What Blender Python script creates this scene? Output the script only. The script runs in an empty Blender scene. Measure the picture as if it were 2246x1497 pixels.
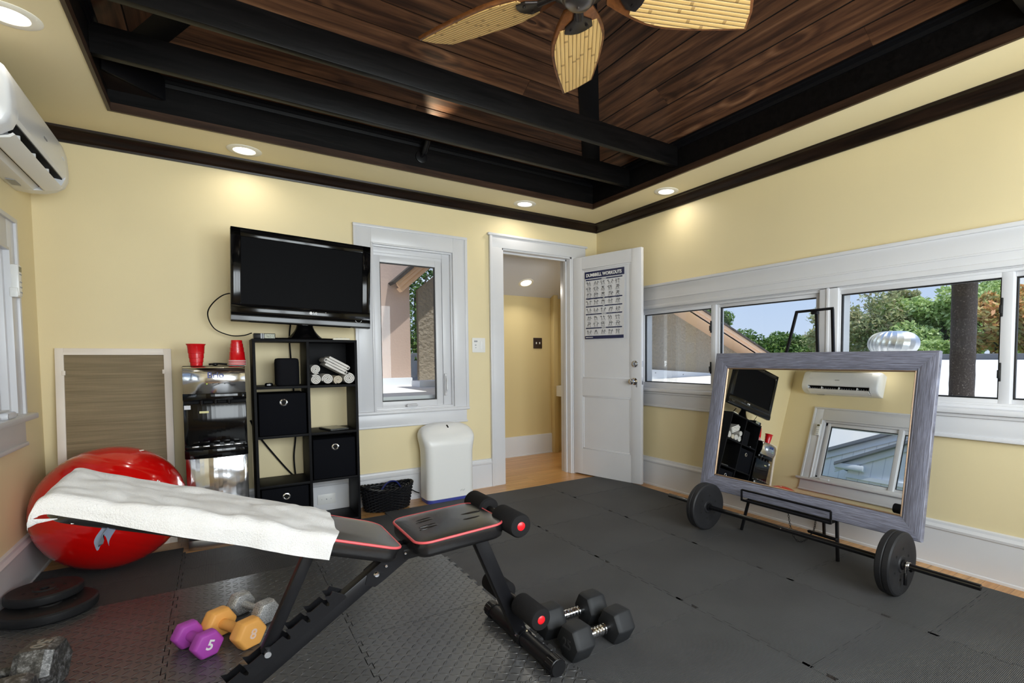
import bpy, bmesh, math, random
from mathutils import Vector, Matrix, noise
random.seed(7)
SC = bpy.context.scene
COL = SC.collection
PI = math.pi
def R(a): return math.radians(a)
def s2l(c):
    c = c / 255.0
    return c / 12.92 if c <= 0.04045 else ((c + 0.055) / 1.055) ** 2.4
def rgb(r, g, b): return (s2l(r), s2l(g), s2l(b), 1.0)

# ------------------------------------------------------------------ camera
cam_d = bpy.data.cameras.new('camera')
cam = bpy.data.objects.new('camera', cam_d)
COL.objects.link(cam)
SC.camera = cam
yaw, pit, rol, F_PX, CX, CY = 0.6104, -0.0470, -0.0052, 1120.17, 1257.46, 838.57
fw = Vector((math.sin(yaw) * math.cos(pit), math.cos(yaw) * math.cos(pit), math.sin(pit)))
rt0 = Vector((math.cos(yaw), -math.sin(yaw), 0))
up0 = rt0.cross(fw)
rt = rt0 * math.cos(rol) + up0 * math.sin(rol)
up = up0 * math.cos(rol) - rt0 * math.sin(rol)
cam.matrix_world = Matrix(((rt.x, up.x, -fw.x, -3.0764), (rt.y, up.y, -fw.y, -3.9903), (rt.z, up.z, -fw.z, 1.0956), (0, 0, 0, 1)))
cam_d.sensor_fit = 'HORIZONTAL'
cam_d.sensor_width = 36.0
cam_d.lens = F_PX / 2246 * 36
cam_d.shift_x = (1123 - CX) / 2246
cam_d.shift_y = (CY - 748.5) / 2246
cam_d.clip_start = 0.02
cam_d.clip_end = 300

# ------------------------------------------------------------------ view, world, sun
SC.view_settings.view_transform = 'Standard'
SC.view_settings.look = 'None'
SC.view_settings.gamma = 1
SC.view_settings.use_curve_mapping = False
SC.view_settings.exposure = 0.0
SKY_STRENGTH = 1.0
SUN_STRENGTH = 4.6
CAN_WATTS = 1.15
world = bpy.data.worlds.new('sky')
SC.world = world
world.use_nodes = True
wn = world.node_tree
for n in list(wn.nodes): wn.nodes.remove(n)
wo = wn.nodes.new('ShaderNodeOutputWorld')
wb = wn.nodes.new('ShaderNodeBackground')
wb.inputs['Strength'].default_value = SKY_STRENGTH
wc = wn.nodes.new('ShaderNodeTexCoord')
sx = wn.nodes.new('ShaderNodeSeparateXYZ')
rampS = wn.nodes.new('ShaderNodeValToRGB')
rampS.color_ramp.elements[0].position = 0.0
rampS.color_ramp.elements[0].color = rgb(212, 228, 252)
rampS.color_ramp.elements[1].position = 0.5
rampS.color_ramp.elements[1].color = rgb(138, 180, 244)
ns = wn.nodes.new('ShaderNodeTexNoise')
ns.inputs['Scale'].default_value = 3.2
ns.inputs['Detail'].default_value = 6
rampC = wn.nodes.new('ShaderNodeValToRGB')
rampC.color_ramp.elements[0].position = 0.52
rampC.color_ramp.elements[0].color = (0, 0, 0, 1)
rampC.color_ramp.elements[1].position = 0.68
rampC.color_ramp.elements[1].color = (1, 1, 1, 1)
mixS = wn.nodes.new('ShaderNodeMixRGB')
mixS.inputs[2].default_value = rgb(250, 251, 255)
wn.links.new(wc.outputs['Generated'], sx.inputs[0])
wn.links.new(sx.outputs['Z'], rampS.inputs[0])
wn.links.new(wc.outputs['Generated'], ns.inputs['Vector'])
wn.links.new(ns.outputs['Fac'], rampC.inputs[0])
wn.links.new(rampC.outputs[0], mixS.inputs[0])
wn.links.new(rampS.outputs[0], mixS.inputs[1])
wn.links.new(mixS.outputs[0], wb.inputs['Color'])
wn.links.new(wb.outputs[0], wo.inputs[0])

sun_d = bpy.data.lights.new('sun', 'SUN')
sun_d.energy = SUN_STRENGTH
sun_d.angle = 0.01
sun_d.color = (1.0, 0.96, 0.9)
sun = bpy.data.objects.new('sun', sun_d)
COL.objects.link(sun)
SUN_DIR = Vector((-0.15, 0.27, -0.95)).normalized()       # the way the light travels
sun.rotation_euler = SUN_DIR.to_track_quat('-Z', 'Y').to_euler()
sun.location = (2, 4, 9)

# daylight lamp added outside the unseen front window to brighten the room
fill_d = bpy.data.lights.new('front_fill', 'AREA'); fill_d.shape = 'RECTANGLE'; fill_d.size = 2.7; fill_d.size_y = 1.36
fill_d.energy = 188.0; fill_d.color = (.93, .97, 1.0)
fill = bpy.data.objects.new('front_fill', fill_d); COL.objects.link(fill)
fill.location = (-1.925, -4.93, 1.39); fill.rotation_euler = (R(90), 0, 0)

# ------------------------------------------------------------------ object helpers
ROOTLOC = {}
def link(o, parent=None):
    COL.objects.link(o)
    if parent is not None:
        o.parent = parent
    return o
def tag(o, label=None, cat=None, group=None, kind=None):
    if label: o['label'] = label
    if cat: o['category'] = cat
    if group: o['group'] = group
    if kind: o['kind'] = kind
    return o
def thing(name, label, cat, loc=(0, 0, 0), group=None, rotz=0):
    o = bpy.data.objects.new(name, None)
    o.empty_display_size = 0.05
    o.location = loc
    o.rotation_euler = (0, 0, rotz)
    link(o)
    tag(o, label, cat, group)
    ROOTLOC[o.name] = Vector(loc)
    return o
def rootloc(p):
    while p.parent is not None: p = p.parent
    return ROOTLOC.get(p.name, Vector((0, 0, 0)))

def xform(tmp, M):
    if M is not None: bmesh.ops.transform(tmp, matrix=M, verts=tmp.verts)
    return tmp
def t_box(lo, hi, bev=0, seg=2):
    b = bmesh.new()
    lo = Vector(lo); hi = Vector(hi)
    bmesh.ops.create_cube(b, size=1)
    for v in b.verts:
        v.co = Vector([(lo[i] + hi[i]) / 2 + v.co[i] * (hi[i] - lo[i]) for i in range(3)])
    if bev > 0:
        bmesh.ops.bevel(b, geom=list(b.edges), offset=bev, segments=seg, affect='EDGES', profile=0.5)
    return b
def t_cyl(p0, p1, r0, r1=None, n=20, caps=True, bev=0):
    p0 = Vector(p0); p1 = Vector(p1)
    if r1 is None: r1 = r0
    d = p1 - p0
    b = bmesh.new()
    bmesh.ops.create_cone(b, cap_ends=caps, cap_tris=False, segments=n, radius1=r0, radius2=r1, depth=d.length)
    if bev > 0:
        es = [e for e in b.edges if len([f for f in e.link_faces if len(f.verts) > 4]) == 1]
        bmesh.ops.bevel(b, geom=es, offset=bev, segments=2, affect='EDGES', profile=0.5)
    q = Vector((0, 0, 1)).rotation_difference(d.normalized())
    return xform(b, Matrix.Translation((p0 + p1) / 2) @ q.to_matrix().to_4x4())
def t_lathe(prof, n=32, closed=False):
    b = bmesh.new()
    rings = []
    for r, z in prof:
        if r < 1e-6:
            rings.append([b.verts.new((0, 0, z))])
        else:
            rings.append([b.verts.new((r * math.cos(2 * PI * k / n), r * math.sin(2 * PI * k / n), z)) for k in range(n)])
    pairs = list(zip(rings, rings[1:]))
    if closed: pairs.append((rings[-1], rings[0]))
    for a, c in pairs:
        for k in range(n):
            k2 = (k + 1) % n
            if len(a) == 1 and len(c) == 1: continue
            if len(a) == 1: b.faces.new((a[0], c[k2], c[k]))
            elif len(c) == 1: b.faces.new((a[k], a[k2], c[0]))
            else: b.faces.new((a[k], a[k2], c[k2], c[k]))
    bmesh.ops.recalc_face_normals(b, faces=b.faces)
    return b
def t_prism(poly, z0, z1, bev=0, seg=2):
    b = bmesh.new()
    vs = [b.verts.new((p[0], p[1], z0)) for p in poly]
    f = b.faces.new(vs)
    r = bmesh.ops.extrude_face_region(b, geom=[f])
    for v in r['geom']:
        if isinstance(v, bmesh.types.BMVert): v.co.z = z1
    bmesh.ops.recalc_face_normals(b, faces=b.faces)
    if bev > 0:
        bmesh.ops.bevel(b, geom=list(b.edges), offset=bev, segments=seg, affect='EDGES', profile=0.5)
    return b
def t_tube(pts, r, n=8, closed=False, caps=True):
    b = bmesh.new()
    pts = [Vector(p) for p in pts]
    m = len(pts)
    rr = r if isinstance(r, (list, tuple)) else [r] * m
    rings = []
    nrm = None
    for i, p in enumerate(pts):
        if closed: t = pts[(i + 1) % m] - pts[i - 1]
        else: t = pts[min(i + 1, m - 1)] - pts[max(i - 1, 0)]
        t.normalize()
        if nrm is None:
            nrm = t.orthogonal().normalized()
        else:
            nrm = (nrm - t * nrm.dot(t))
            nrm = nrm.normalized() if nrm.length > 1e-6 else t.orthogonal().normalized()
        bi = t.cross(nrm)
        rings.append([b.verts.new(p + (nrm * math.cos(2 * PI * k / n) + bi * math.sin(2 * PI * k / n)) * rr[i]) for k in range(n)])
    prs = list(zip(rings, rings[1:]))
    if closed: prs.append((rings[-1], rings[0]))
    for a, c in prs:
        for k in range(n):
            k2 = (k + 1) % n
            b.faces.new((a[k], a[k2], c[k2], c[k]))
    if caps and not closed:
        b.faces.new(rings[0][::-1]); b.faces.new(rings[-1])
    bmesh.ops.recalc_face_normals(b, faces=b.faces)
    return b
def t_loft(sections, caps=True, closed=False):
    b = bmesh.new()
    rings = [[b.verts.new(p) for p in s] for s in sections]
    n = len(rings[0])
    prs = list(zip(rings, rings[1:]))
    if closed: prs.append((rings[-1], rings[0]))
    for a, c in prs:
        for k in range(n):
            k2 = (k + 1) % n
            b.faces.new((a[k], a[k2], c[k2], c[k]))
    if caps and not closed:
        b.faces.new(rings[0][::-1]); b.faces.new(rings[-1])
    bmesh.ops.recalc_face_normals(b, faces=b.faces)
    return b
def t_grid(fn, nu, nv):
    b = bmesh.new()
    uvl = b.loops.layers.uv.new('UVMap')
    g = [[b.verts.new(fn(i / nu, j / nv)) for j in range(nv + 1)] for i in range(nu + 1)]
    for i in range(nu):
        for j in range(nv):
            f = b.faces.new((g[i][j], g[i + 1][j], g[i + 1][j + 1], g[i][j + 1]))
            for l, (a, c) in zip(f.loops, ((i, j), (i + 1, j), (i + 1, j + 1), (i, j + 1))):
                l[uvl].uv = (a / nu, c / nv)
    return b
def t_sphere(c, r, n=24, m=16):
    b = bmesh.new()
    bmesh.ops.create_uvsphere(b, u_segments=n, v_segments=m, radius=1)
    if not isinstance(r, (list, tuple)): r = (r, r, r)
    return xform(b, Matrix.Translation(Vector(c)) @ Matrix.Diagonal((r[0], r[1], r[2], 1)))
def rrect(w, h, r, n=5, cx=0, cy=0):
    pts = []
    for sx_, sy_, a0 in ((1, 1, 0), (-1, 1, 90), (-1, -1, 180), (1, -1, 270)):
        for k in range(n + 1):
            a = R(a0 + 90 * k / n)
            pts.append((cx + sx_ * (w / 2 - r) + r * math.cos(a), cy + sy_ * (h / 2 - r) + r * math.sin(a)))
    return pts

class MB:
    def __init__(s):
        s.bm = bmesh.new()
    def add(s, tmp, mi=0, M=None):
        if M is not None: bmesh.ops.transform(tmp, matrix=M, verts=tmp.verts)
        for f in tmp.faces: f.material_index = mi
        me = bpy.data.meshes.new('tmp')
        tmp.to_mesh(me); tmp.free()
        s.bm.from_mesh(me)
        bpy.data.meshes.remove(me)
        return s
    def box(s, lo, hi, bev=0, mi=0, M=None, seg=2): return s.add(t_box(lo, hi, bev, seg), mi, M)
    def cyl(s, p0, p1, r0, r1=None, n=20, caps=True, mi=0, M=None, bev=0): return s.add(t_cyl(p0, p1, r0, r1, n, caps, bev), mi, M)
    def tube(s, pts, r, n=8, closed=False, mi=0, M=None): return s.add(t_tube(pts, r, n, closed), mi, M)
    def lathe(s, prof, n=32, mi=0, M=None, closed=False): return s.add(t_lathe(prof, n, closed), mi, M)
    def prism(s, poly, z0, z1, bev=0, mi=0, M=None, seg=2): return s.add(t_prism(poly, z0, z1, bev, seg), mi, M)
    def sph(s, c, r, mi=0, M=None, n=24, m=16): return s.add(t_sphere(c, r, n, m), mi, M)

def obj(name, mb, mats, parent=None, world=True, ang=35, kind=None, label=None, smooth=True):
    """one mesh object; geometry is given in room coordinates unless world=False"""
    bm = mb.bm if isinstance(mb, MB) else mb
    me = bpy.data.meshes.new(name)
    bm.to_mesh(me); bm.free()
    if not isinstance(mats, (list, tuple)): mats = [mats]
    for m in mats: me.materials.append(m)
    if parent is not None and world:
        me.transform(Matrix.Translation(-rootloc(parent)))
    if smooth:
        me.shade_smooth()
        me.set_sharp_from_angle(angle=R(ang))
    o = bpy.data.objects.new(name, me)
    link(o, parent)
    if kind: o['kind'] = kind
    if label: o['label'] = label
    return o
def solo(name, mb, mats, label, cat, group=None, ang=35, kind=None, smooth=True):
    o = obj(name, mb, mats, None, True, ang, kind, None, smooth)
    # put the origin at the base of the thing
    co = [v.co for v in o.data.vertices]
    c = Vector(((min(v.x for v in co) + max(v.x for v in co)) / 2, (min(v.y for v in co) + max(v.y for v in co)) / 2, min(v.z for v in co)))
    o.data.transform(Matrix.Translation(-c))
    o.location = c
    ROOTLOC[o.name] = c
    return tag(o, label, cat, group)
def struct(name, mb, mats, ang=35, label=None, smooth=True):
    o = obj(name, mb, mats, None, True, ang, 'structure', label, smooth)
    ROOTLOC[o.name] = Vector((0, 0, 0))
    return o
def text_mesh(body, size, M, extrude=0.0004, align='CENTER', bold=0.0, xs=1.0):
    cu = bpy.data.curves.new('txt', 'FONT')
    cu.body = body; cu.size = size; cu.extrude = extrude
    cu.align_x = align; cu.align_y = 'CENTER'; cu.offset = bold
    cu.resolution_u = 3
    o = bpy.data.objects.new('txt', cu)
    COL.objects.link(o)
    bpy.context.view_layer.update()
    me = bpy.data.meshes.new_from_object(o.evaluated_get(bpy.context.evaluated_depsgraph_get()))
    b = bmesh.new(); b.from_mesh(me)
    bpy.data.objects.remove(o); bpy.data.curves.remove(cu); bpy.data.meshes.remove(me)
    bmesh.ops.transform(b, matrix=M @ Matrix.Diagonal((xs, 1, 1, 1)), verts=b.verts)
    return b
def basis(o, x, y, z):
    x = Vector(x).normalized(); y = Vector(y).normalized(); z = Vector(z).normalized()
    o = Vector(o)
    return Matrix(((x.x, y.x, z.x, o.x), (x.y, y.y, z.y, o.y), (x.z, y.z, z.z, o.z), (0, 0, 0, 1)))
M_YUP = basis((0, 0, 0), (1, 0, 0), (0, 0, 1), (0, -1, 0))      # x right, y up, faces -Y (a label on something in front of the back wall)

# ------------------------------------------------------------------ materials
def new_mat(name):
    m = bpy.data.materials.new(name)
    m.use_nodes = True
    nt = m.node_tree
    for n in list(nt.nodes): nt.nodes.remove(n)
    out = nt.nodes.new('ShaderNodeOutputMaterial')
    bs = nt.nodes.new('ShaderNodeBsdfPrincipled')
    nt.links.new(bs.outputs[0], out.inputs[0])
    return m, nt, bs, out
def coords(nt, kind='Object', scale=(1, 1, 1)):
    tc = nt.nodes.new('ShaderNodeTexCoord')
    mp = nt.nodes.new('ShaderNodeMapping')
    mp.inputs['Scale'].default_value = scale
    nt.links.new(tc.outputs[kind], mp.inputs[0])
    return mp.outputs[0]
def tex_noise(nt, vec, scale, detail=3, rough=0.5, dist=0):
    n = nt.nodes.new('ShaderNodeTexNoise')
    n.inputs['Scale'].default_value = scale
    n.inputs['Detail'].default_value = detail
    n.inputs['Roughness'].default_value = rough
    n.inputs['Distortion'].default_value = dist
    nt.links.new(vec, n.inputs['Vector'])
    return n.outputs['Fac']
def ramp(nt, fac, stops):
    r = nt.nodes.new('ShaderNodeValToRGB')
    el = r.color_ramp.elements
    while len(el) < len(stops): el.new(0.5)
    for e, (p, c) in zip(el, stops):
        e.position = p; e.color = c
    nt.links.new(fac, r.inputs[0])
    return r.outputs[0]
def bump(nt, bs, h, strength, dist=0.01):
    b = nt.nodes.new('ShaderNodeBump')
    b.inputs['Strength'].default_value = strength
    b.inputs['Distance'].default_value = dist
    nt.links.new(h, b.inputs['Height'])
    nt.links.new(b.outputs[0], bs.inputs['Normal'])
    return b
def mth(nt, op, a, b=None, c=None):
    n = nt.nodes.new('ShaderNodeMath'); n.operation = op
    for i, v in enumerate((a, b, c)):
        if v is None: continue
        if isinstance(v, (int, float)): n.inputs[i].default_value = v
        else: nt.links.new(v, n.inputs[i])
    return n.outputs[0]
def plain(name, c, rough=0.5, metal=0.0, bscale=0, bstr=0, var=0.0, vscale=4, coat=0, spec=0.5, bdist=0.002, kind='Object'):
    m, nt, bs, out = new_mat(name)
    bs.inputs['Base Color'].default_value = rgb(*c)
    bs.inputs['Roughness'].default_value = rough
    bs.inputs['Metallic'].default_value = metal
    bs.inputs['Specular IOR Level'].default_value = spec
    if coat:
        bs.inputs['Coat Weight'].default_value = coat
        bs.inputs['Coat Roughness'].default_value = 0.08
    v = coords(nt, kind) if (bscale or var) else None
    if var:
        d = [max(0, x * (1 - var)) for x in c]; l = [min(255, x * (1 + var)) for x in c]
        nt.links.new(ramp(nt, tex_noise(nt, v, vscale, 4), [(0.3, rgb(*d)), (0.7, rgb(*l))]), bs.inputs['Base Color'])
    if bscale:
        bump(nt, bs, tex_noise(nt, v, bscale, 3), bstr, bdist)
    return m
def grain(name, cols, scale, rough=0.5, bstr=0.15, kind='Object', coat=0, tone=None, detail=8, dist=0.6, knots=False, spec=0.5):
    """wood: noise stretched along one axis, an optional per-board tone from a face attribute"""
    m, nt, bs, out = new_mat(name)
    v = coords(nt, kind, scale)
    n1 = tex_noise(nt, v, 1.0, detail, 0.62, dist)
    fac = n1
    if knots:
        v2 = coords(nt, kind, (1.6, 5.5, 1))
        vo = nt.nodes.new('ShaderNodeTexVoronoi')
        vo.inputs['Scale'].default_value = 1.0
        nt.links.new(v2, vo.inputs['Vector'])
        d = vo.outputs['Distance']
        w = mth(nt, 'SINE', mth(nt, 'MULTIPLY', d, 38.0))
        near = mth(nt, 'SUBTRACT', 1.0, mth(nt, 'MINIMUM', mth(nt, 'MULTIPLY', d, 2.4), 1.0))
        ring = mth(nt, 'MULTIPLY', mth(nt, 'MULTIPLY', w, near), 0.16)
        core = mth(nt, 'MULTIPLY', mth(nt, 'LESS_THAN', d, 0.06), -0.25)
        fac = mth(nt, 'ADD', mth(nt, 'ADD', n1, ring), core)
    col = ramp(nt, fac, [(p, rgb(*c)) for p, c in cols])
    if tone:
        at = nt.nodes.new('ShaderNodeAttribute'); at.attribute_name = 'tone'
        mr = nt.nodes.new('ShaderNodeMapRange')
        mr.inputs['To Min'].default_value = tone[0]; mr.inputs['To Max'].default_value = tone[1]
        nt.links.new(at.outputs['Fac'], mr.inputs[0])
        mx = nt.nodes.new('ShaderNodeMixRGB'); mx.blend_type = 'MULTIPLY'; mx.inputs[0].default_value = 1
        nt.links.new(col, mx.inputs[1]); nt.links.new(mr.outputs[0], mx.inputs[2])
        col = mx.outputs[0]
    nt.links.new(col, bs.inputs['Base Color'])
    bs.inputs['Roughness'].default_value = rough
    bs.inputs['Specular IOR Level'].default_value = spec
    if coat:
        bs.inputs['Coat Weight'].default_value = coat
        bs.inputs['Coat Roughness'].default_value = 0.15
    if bstr: bump(nt, bs, fac, bstr, 0.003)
    return m
def emit(name, c, strength):
    m = bpy.data.materials.new(name); m.use_nodes = True
    nt = m.node_tree
    for n in list(nt.nodes): nt.nodes.remove(n)
    out = nt.nodes.new('ShaderNodeOutputMaterial'); e = nt.nodes.new('ShaderNodeEmission')
    e.inputs[0].default_value = rgb(*c); e.inputs[1].default_value = strength
    nt.links.new(e.outputs[0], out.inputs[0])
    return m
def glass_mat(name, refl=0.6, tint=(250, 252, 252)):
    m = bpy.data.materials.new(name); m.use_nodes = True
    nt = m.node_tree
    for n in list(nt.nodes): nt.nodes.remove(n)
    out = nt.nodes.new('ShaderNodeOutputMaterial')
    tr = nt.nodes.new('ShaderNodeBsdfTransparent'); tr.inputs[0].default_value = rgb(*tint)
    gl = nt.nodes.new('ShaderNodeBsdfGlossy'); gl.inputs['Roughness'].default_value = 0.01
    fr = nt.nodes.new('ShaderNodeFresnel'); fr.inputs[0].default_value = 1.45
    mx = nt.nodes.new('ShaderNodeMixShader')
    nt.links.new(mth(nt, 'MULTIPLY', fr.outputs[0], refl), mx.inputs[0])
    nt.links.new(tr.outputs[0], mx.inputs[1]); nt.links.new(gl.outputs[0], mx.inputs[2])
    nt.links.new(mx.outputs[0], out.inputs[0])
    return m

M = {}
M['wall'] = plain('yellow wall paint', (229, 213, 170), 0.55, bscale=220, bstr=0.12, var=0.012, vscale=1.5)
M['hallwall'] = plain('deep yellow hall paint', (216, 196, 144), 0.6, bscale=220, bstr=0.1)
M['hallceil'] = plain('grey hall ceiling paint', (212, 213, 220), 0.7)
M['soffit'] = plain('yellow ceiling paint', (238, 224, 184), 0.6, bscale=160, bstr=0.06)
M['trim'] = plain('white gloss trim paint', (216, 216, 219), 0.32, bscale=60, bstr=0.03, var=0.008)
M['vinyl'] = plain('white vinyl', (214, 214, 217), 0.35)
M['crown'] = grain('dark stained crown moulding', [(0.3, (16, 11, 9)), (0.75, (42, 28, 20))], (3, 3, 40), 0.3, 0.1, spec=0.25)
M['black_wood'] = grain('black stained rough timber', [(0.3, (6, 6, 6)), (0.7, (19, 17, 17))], (4, 40, 40), 0.42, 0.3, spec=0.16)
M['hip_wood'] = plain('satin black board', (13, 13, 16), 0.45, spec=.15)
M['plank'] = grain('dark walnut stained pine plank', [(0.26, (26, 15, 10)), (0.44, (70, 43, 28)), (0.6, (108, 72, 48)), (0.8, (150, 110, 80))], (1.3, 26, 1), 0.5, 0.25, kind='UV', tone=(0.78, 1.0), knots=True, spec=0.4)
M['gap'] = plain('black gap', (8, 7, 6), 0.9)
M['metal_black'] = plain('black powder coated steel', (17, 17, 20), 0.38, bscale=300, bstr=0.05, spec=.25)
M['metal_bar'] = plain('glossy black bar', (14, 14, 16), 0.18)
M['chrome'] = plain('chrome', (205, 205, 208), 0.16, metal=1)
M['steel'] = plain('brushed steel', (190, 190, 192), 0.3, metal=1)
M['glass'] = glass_mat('window glass', 0.3)
M['gasket'] = plain('black gasket', (16, 16, 17), 0.5)
M['lens'] = emit('lit lamp lens', (255, 248, 232), 9.0)
M['canrim'] = plain('white lamp rim', (240, 236, 224), 0.4)
M['black_plastic'] = plain('black plastic', (16, 16, 18), 0.3, spec=.25)
M['matte_black'] = plain('matte black', (16, 16, 18), 0.7, spec=.2)
M['white_plastic'] = plain('white plastic', (232, 231, 228), 0.32)
M['grey_plastic'] = plain('grey plastic', (150, 152, 156), 0.4)
M['white_print'] = plain('white print', (235, 235, 235), 0.5)
M['grey_print'] = plain('grey print', (120, 120, 122), 0.5)
# ================================================================== ROOM SHELL
W, D, ZC = 3.87, 4.76, 2.38
T = 0.14
TX0, TX1, TY0, TY1 = -3.49, -0.37, -4.33, -0.43       # ceiling tray opening
APEX = Vector((-1.93, -2.38, 3.56))

def wall_with_holes(name, axis, plane, out, a0, a1, z0, z1, holes, mat):
    """wall slab along axis (0: runs in x, 1: runs in y); holes = (a0, a1, z0, z1)"""
    mb = MB()
    As = sorted(set([a0, a1] + [h[0] for h in holes] + [h[1] for h in holes]))
    for s, e in zip(As, As[1:]):
        hs = sorted([h for h in holes if h[0] <= s + 1e-6 and h[1] >= e - 1e-6], key=lambda h: h[2])
        z = z0
        for h in hs + [None]:
            zt = h[2] if h else z1
            if zt > z + 1e-6:
                p, q2 = sorted((plane, plane + out))
                if axis == 0: mb.box((s, p, z), (e, q2, zt))
                else: mb.box((p, s, z), (q2, e, zt))
            if h: z = h[3]
    bmesh.ops.remove_doubles(mb.bm, verts=mb.bm.verts, dist=1e-5)
    return struct(name, mb, mat, smooth=False)

wall_with_holes('wall_back', 0, 0, T, -W - T, T, 0, ZC + .1, [(-2.12, -1.47, .70, 1.965), (-1.04, -.305, 0, 2.045)], M['wall'])
wall_with_holes('wall_right', 1, 0, T, -D - T, 0, 0, ZC + .1, [(-4.02, -.60, .84, 1.53)], M['wall'])
wall_with_holes('wall_left', 1, -W, -T, -D - T, 0, 0, ZC + .1, [(-2.35, -.53, .84, 1.62)], M['wall'])
wall_with_holes('wall_front', 0, -D, -T, -W, 0, 0, ZC + .1, [(-3.3, -.55, .7, 2.08)], M['wall'])

# floor: oak strips under the foam mats, through the doorway into the hall
def floor_mat():
    m, nt, bs, out = new_mat('honey oak strip floor')
    tc = nt.nodes.new('ShaderNodeTexCoord')
    br = nt.nodes.new('ShaderNodeTexBrick')
    br.inputs['Scale'].default_value = 1.0
    br.inputs['Brick Width'].default_value = 0.75
    br.inputs['Row Height'].default_value = 0.057
    br.inputs['Mortar Size'].default_value = 0.0012
    br.inputs['Color1'].default_value = rgb(224, 174, 112)
    br.inputs['Color2'].default_value = rgb(210, 154, 94)
    br.inputs['Mortar'].default_value = rgb(150, 104, 62)
    br.offset = 0.37
    nt.links.new(tc.outputs['Object'], br.inputs['Vector'])
    g = tex_noise(nt, coords(nt, 'Object', (3, 60, 1)), 1, 6)
    mx = nt.nodes.new('ShaderNodeMixRGB'); mx.blend_type = 'MULTIPLY'; mx.inputs[0].default_value = 1
    nt.links.new(br.outputs[0], mx.inputs[1])
    nt.links.new(ramp(nt, g, [(0.3, rgb(205, 200, 195)), (0.7, rgb(255, 255, 255))]), mx.inputs[2])
    nt.links.new(mx.outputs[0], bs.inputs['Base Color'])
    bs.inputs['Roughness'].default_value = 0.28
    return m
mb = MB(); mb.box((-W, -D, -.05), (0, 1.05, 0)); mb.box((0, T, -.05), (.38, 1.05, 0))
bmesh.ops.remove_doubles(mb.bm, verts=mb.bm.verts, dist=1e-5)
struct('floor', mb, floor_mat(), smooth=False)

# flat yellow soffit around the tray
mb = MB()
mb.box((-W, TY1, ZC), (0, 0, ZC + .05)); mb.box((-W, -D, ZC), (0, TY0, ZC + .05))
mb.box((-W, TY0, ZC), (TX0, TY1, ZC + .05)); mb.box((TX1, TY0, ZC), (0, TY1, ZC + .05))
bmesh.ops.remove_doubles(mb.bm, verts=mb.bm.verts, dist=1e-5)
struct('ceiling', mb, M['soffit'], smooth=False)

# crown moulding
def crown_profile(s=1.0):
    pts = [(0, 0), (.012, 0), (.014, .010), (.020, .014), (.026, .024), (.034, .040), (.046, .050), (.052, .056), (.060, .058), (.066, .062), (.068, .073), (0, .073)]
    return [(a * s, b * s) for a, b in pts]
def sweep_rect(name, mat, prof, x0, x1, y0, y1, z, inward, kindname=None):
    """mitred moulding round a rectangle; prof = (distance from the line, height)"""
    secs = []
    for (cx, cy, dx, dy) in ((x0, y0, 1, 1), (x1, y0, -1, 1), (x1, y1, -1, -1), (x0, y1, 1, -1)):
        secs.append([(cx + dx * inward * p, cy + dy * inward * p, z + h) for p, h in prof])
    return struct(name, t_loft(secs, closed=True), mat, ang=30)
sweep_rect('trim_1', M['crown'], crown_profile(), -W, 0, -D, 0, 2.307, 1)
# tray lining: lower lip, black fascia board, small cornice under the planks
M['lip'] = grain('brown lip with bounce tint', [(0.3, (34, 22, 15)), (0.75, (74, 52, 38))], (3, 3, 40), .4, .1, spec=.3)  # crown stain made lighter, downlight bounce put into the colour
sweep_rect('trim_2', M['lip'], [(-.001, 0), (.014, 0), (.014, .042), (-.001, .042)], TX0, TX1, TY0, TY1, ZC - .004, 1)
sweep_rect('trim_3', M['black_wood'], [(-.002, 0), (.004, 0), (.004, .15), (-.002, .15)], TX0, TX1, TY0, TY1, ZC + .03, 1)
sweep_rect('trim_4', M['hip_wood'], [(-.002, 0), (.010, 0), (.012, .006), (.016, .018), (.020, .020), (.022, .034), (.030, .040), (.030, .052), (-.002, .052)], TX0, TX1, TY0, TY1, 2.558, 1)

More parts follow.
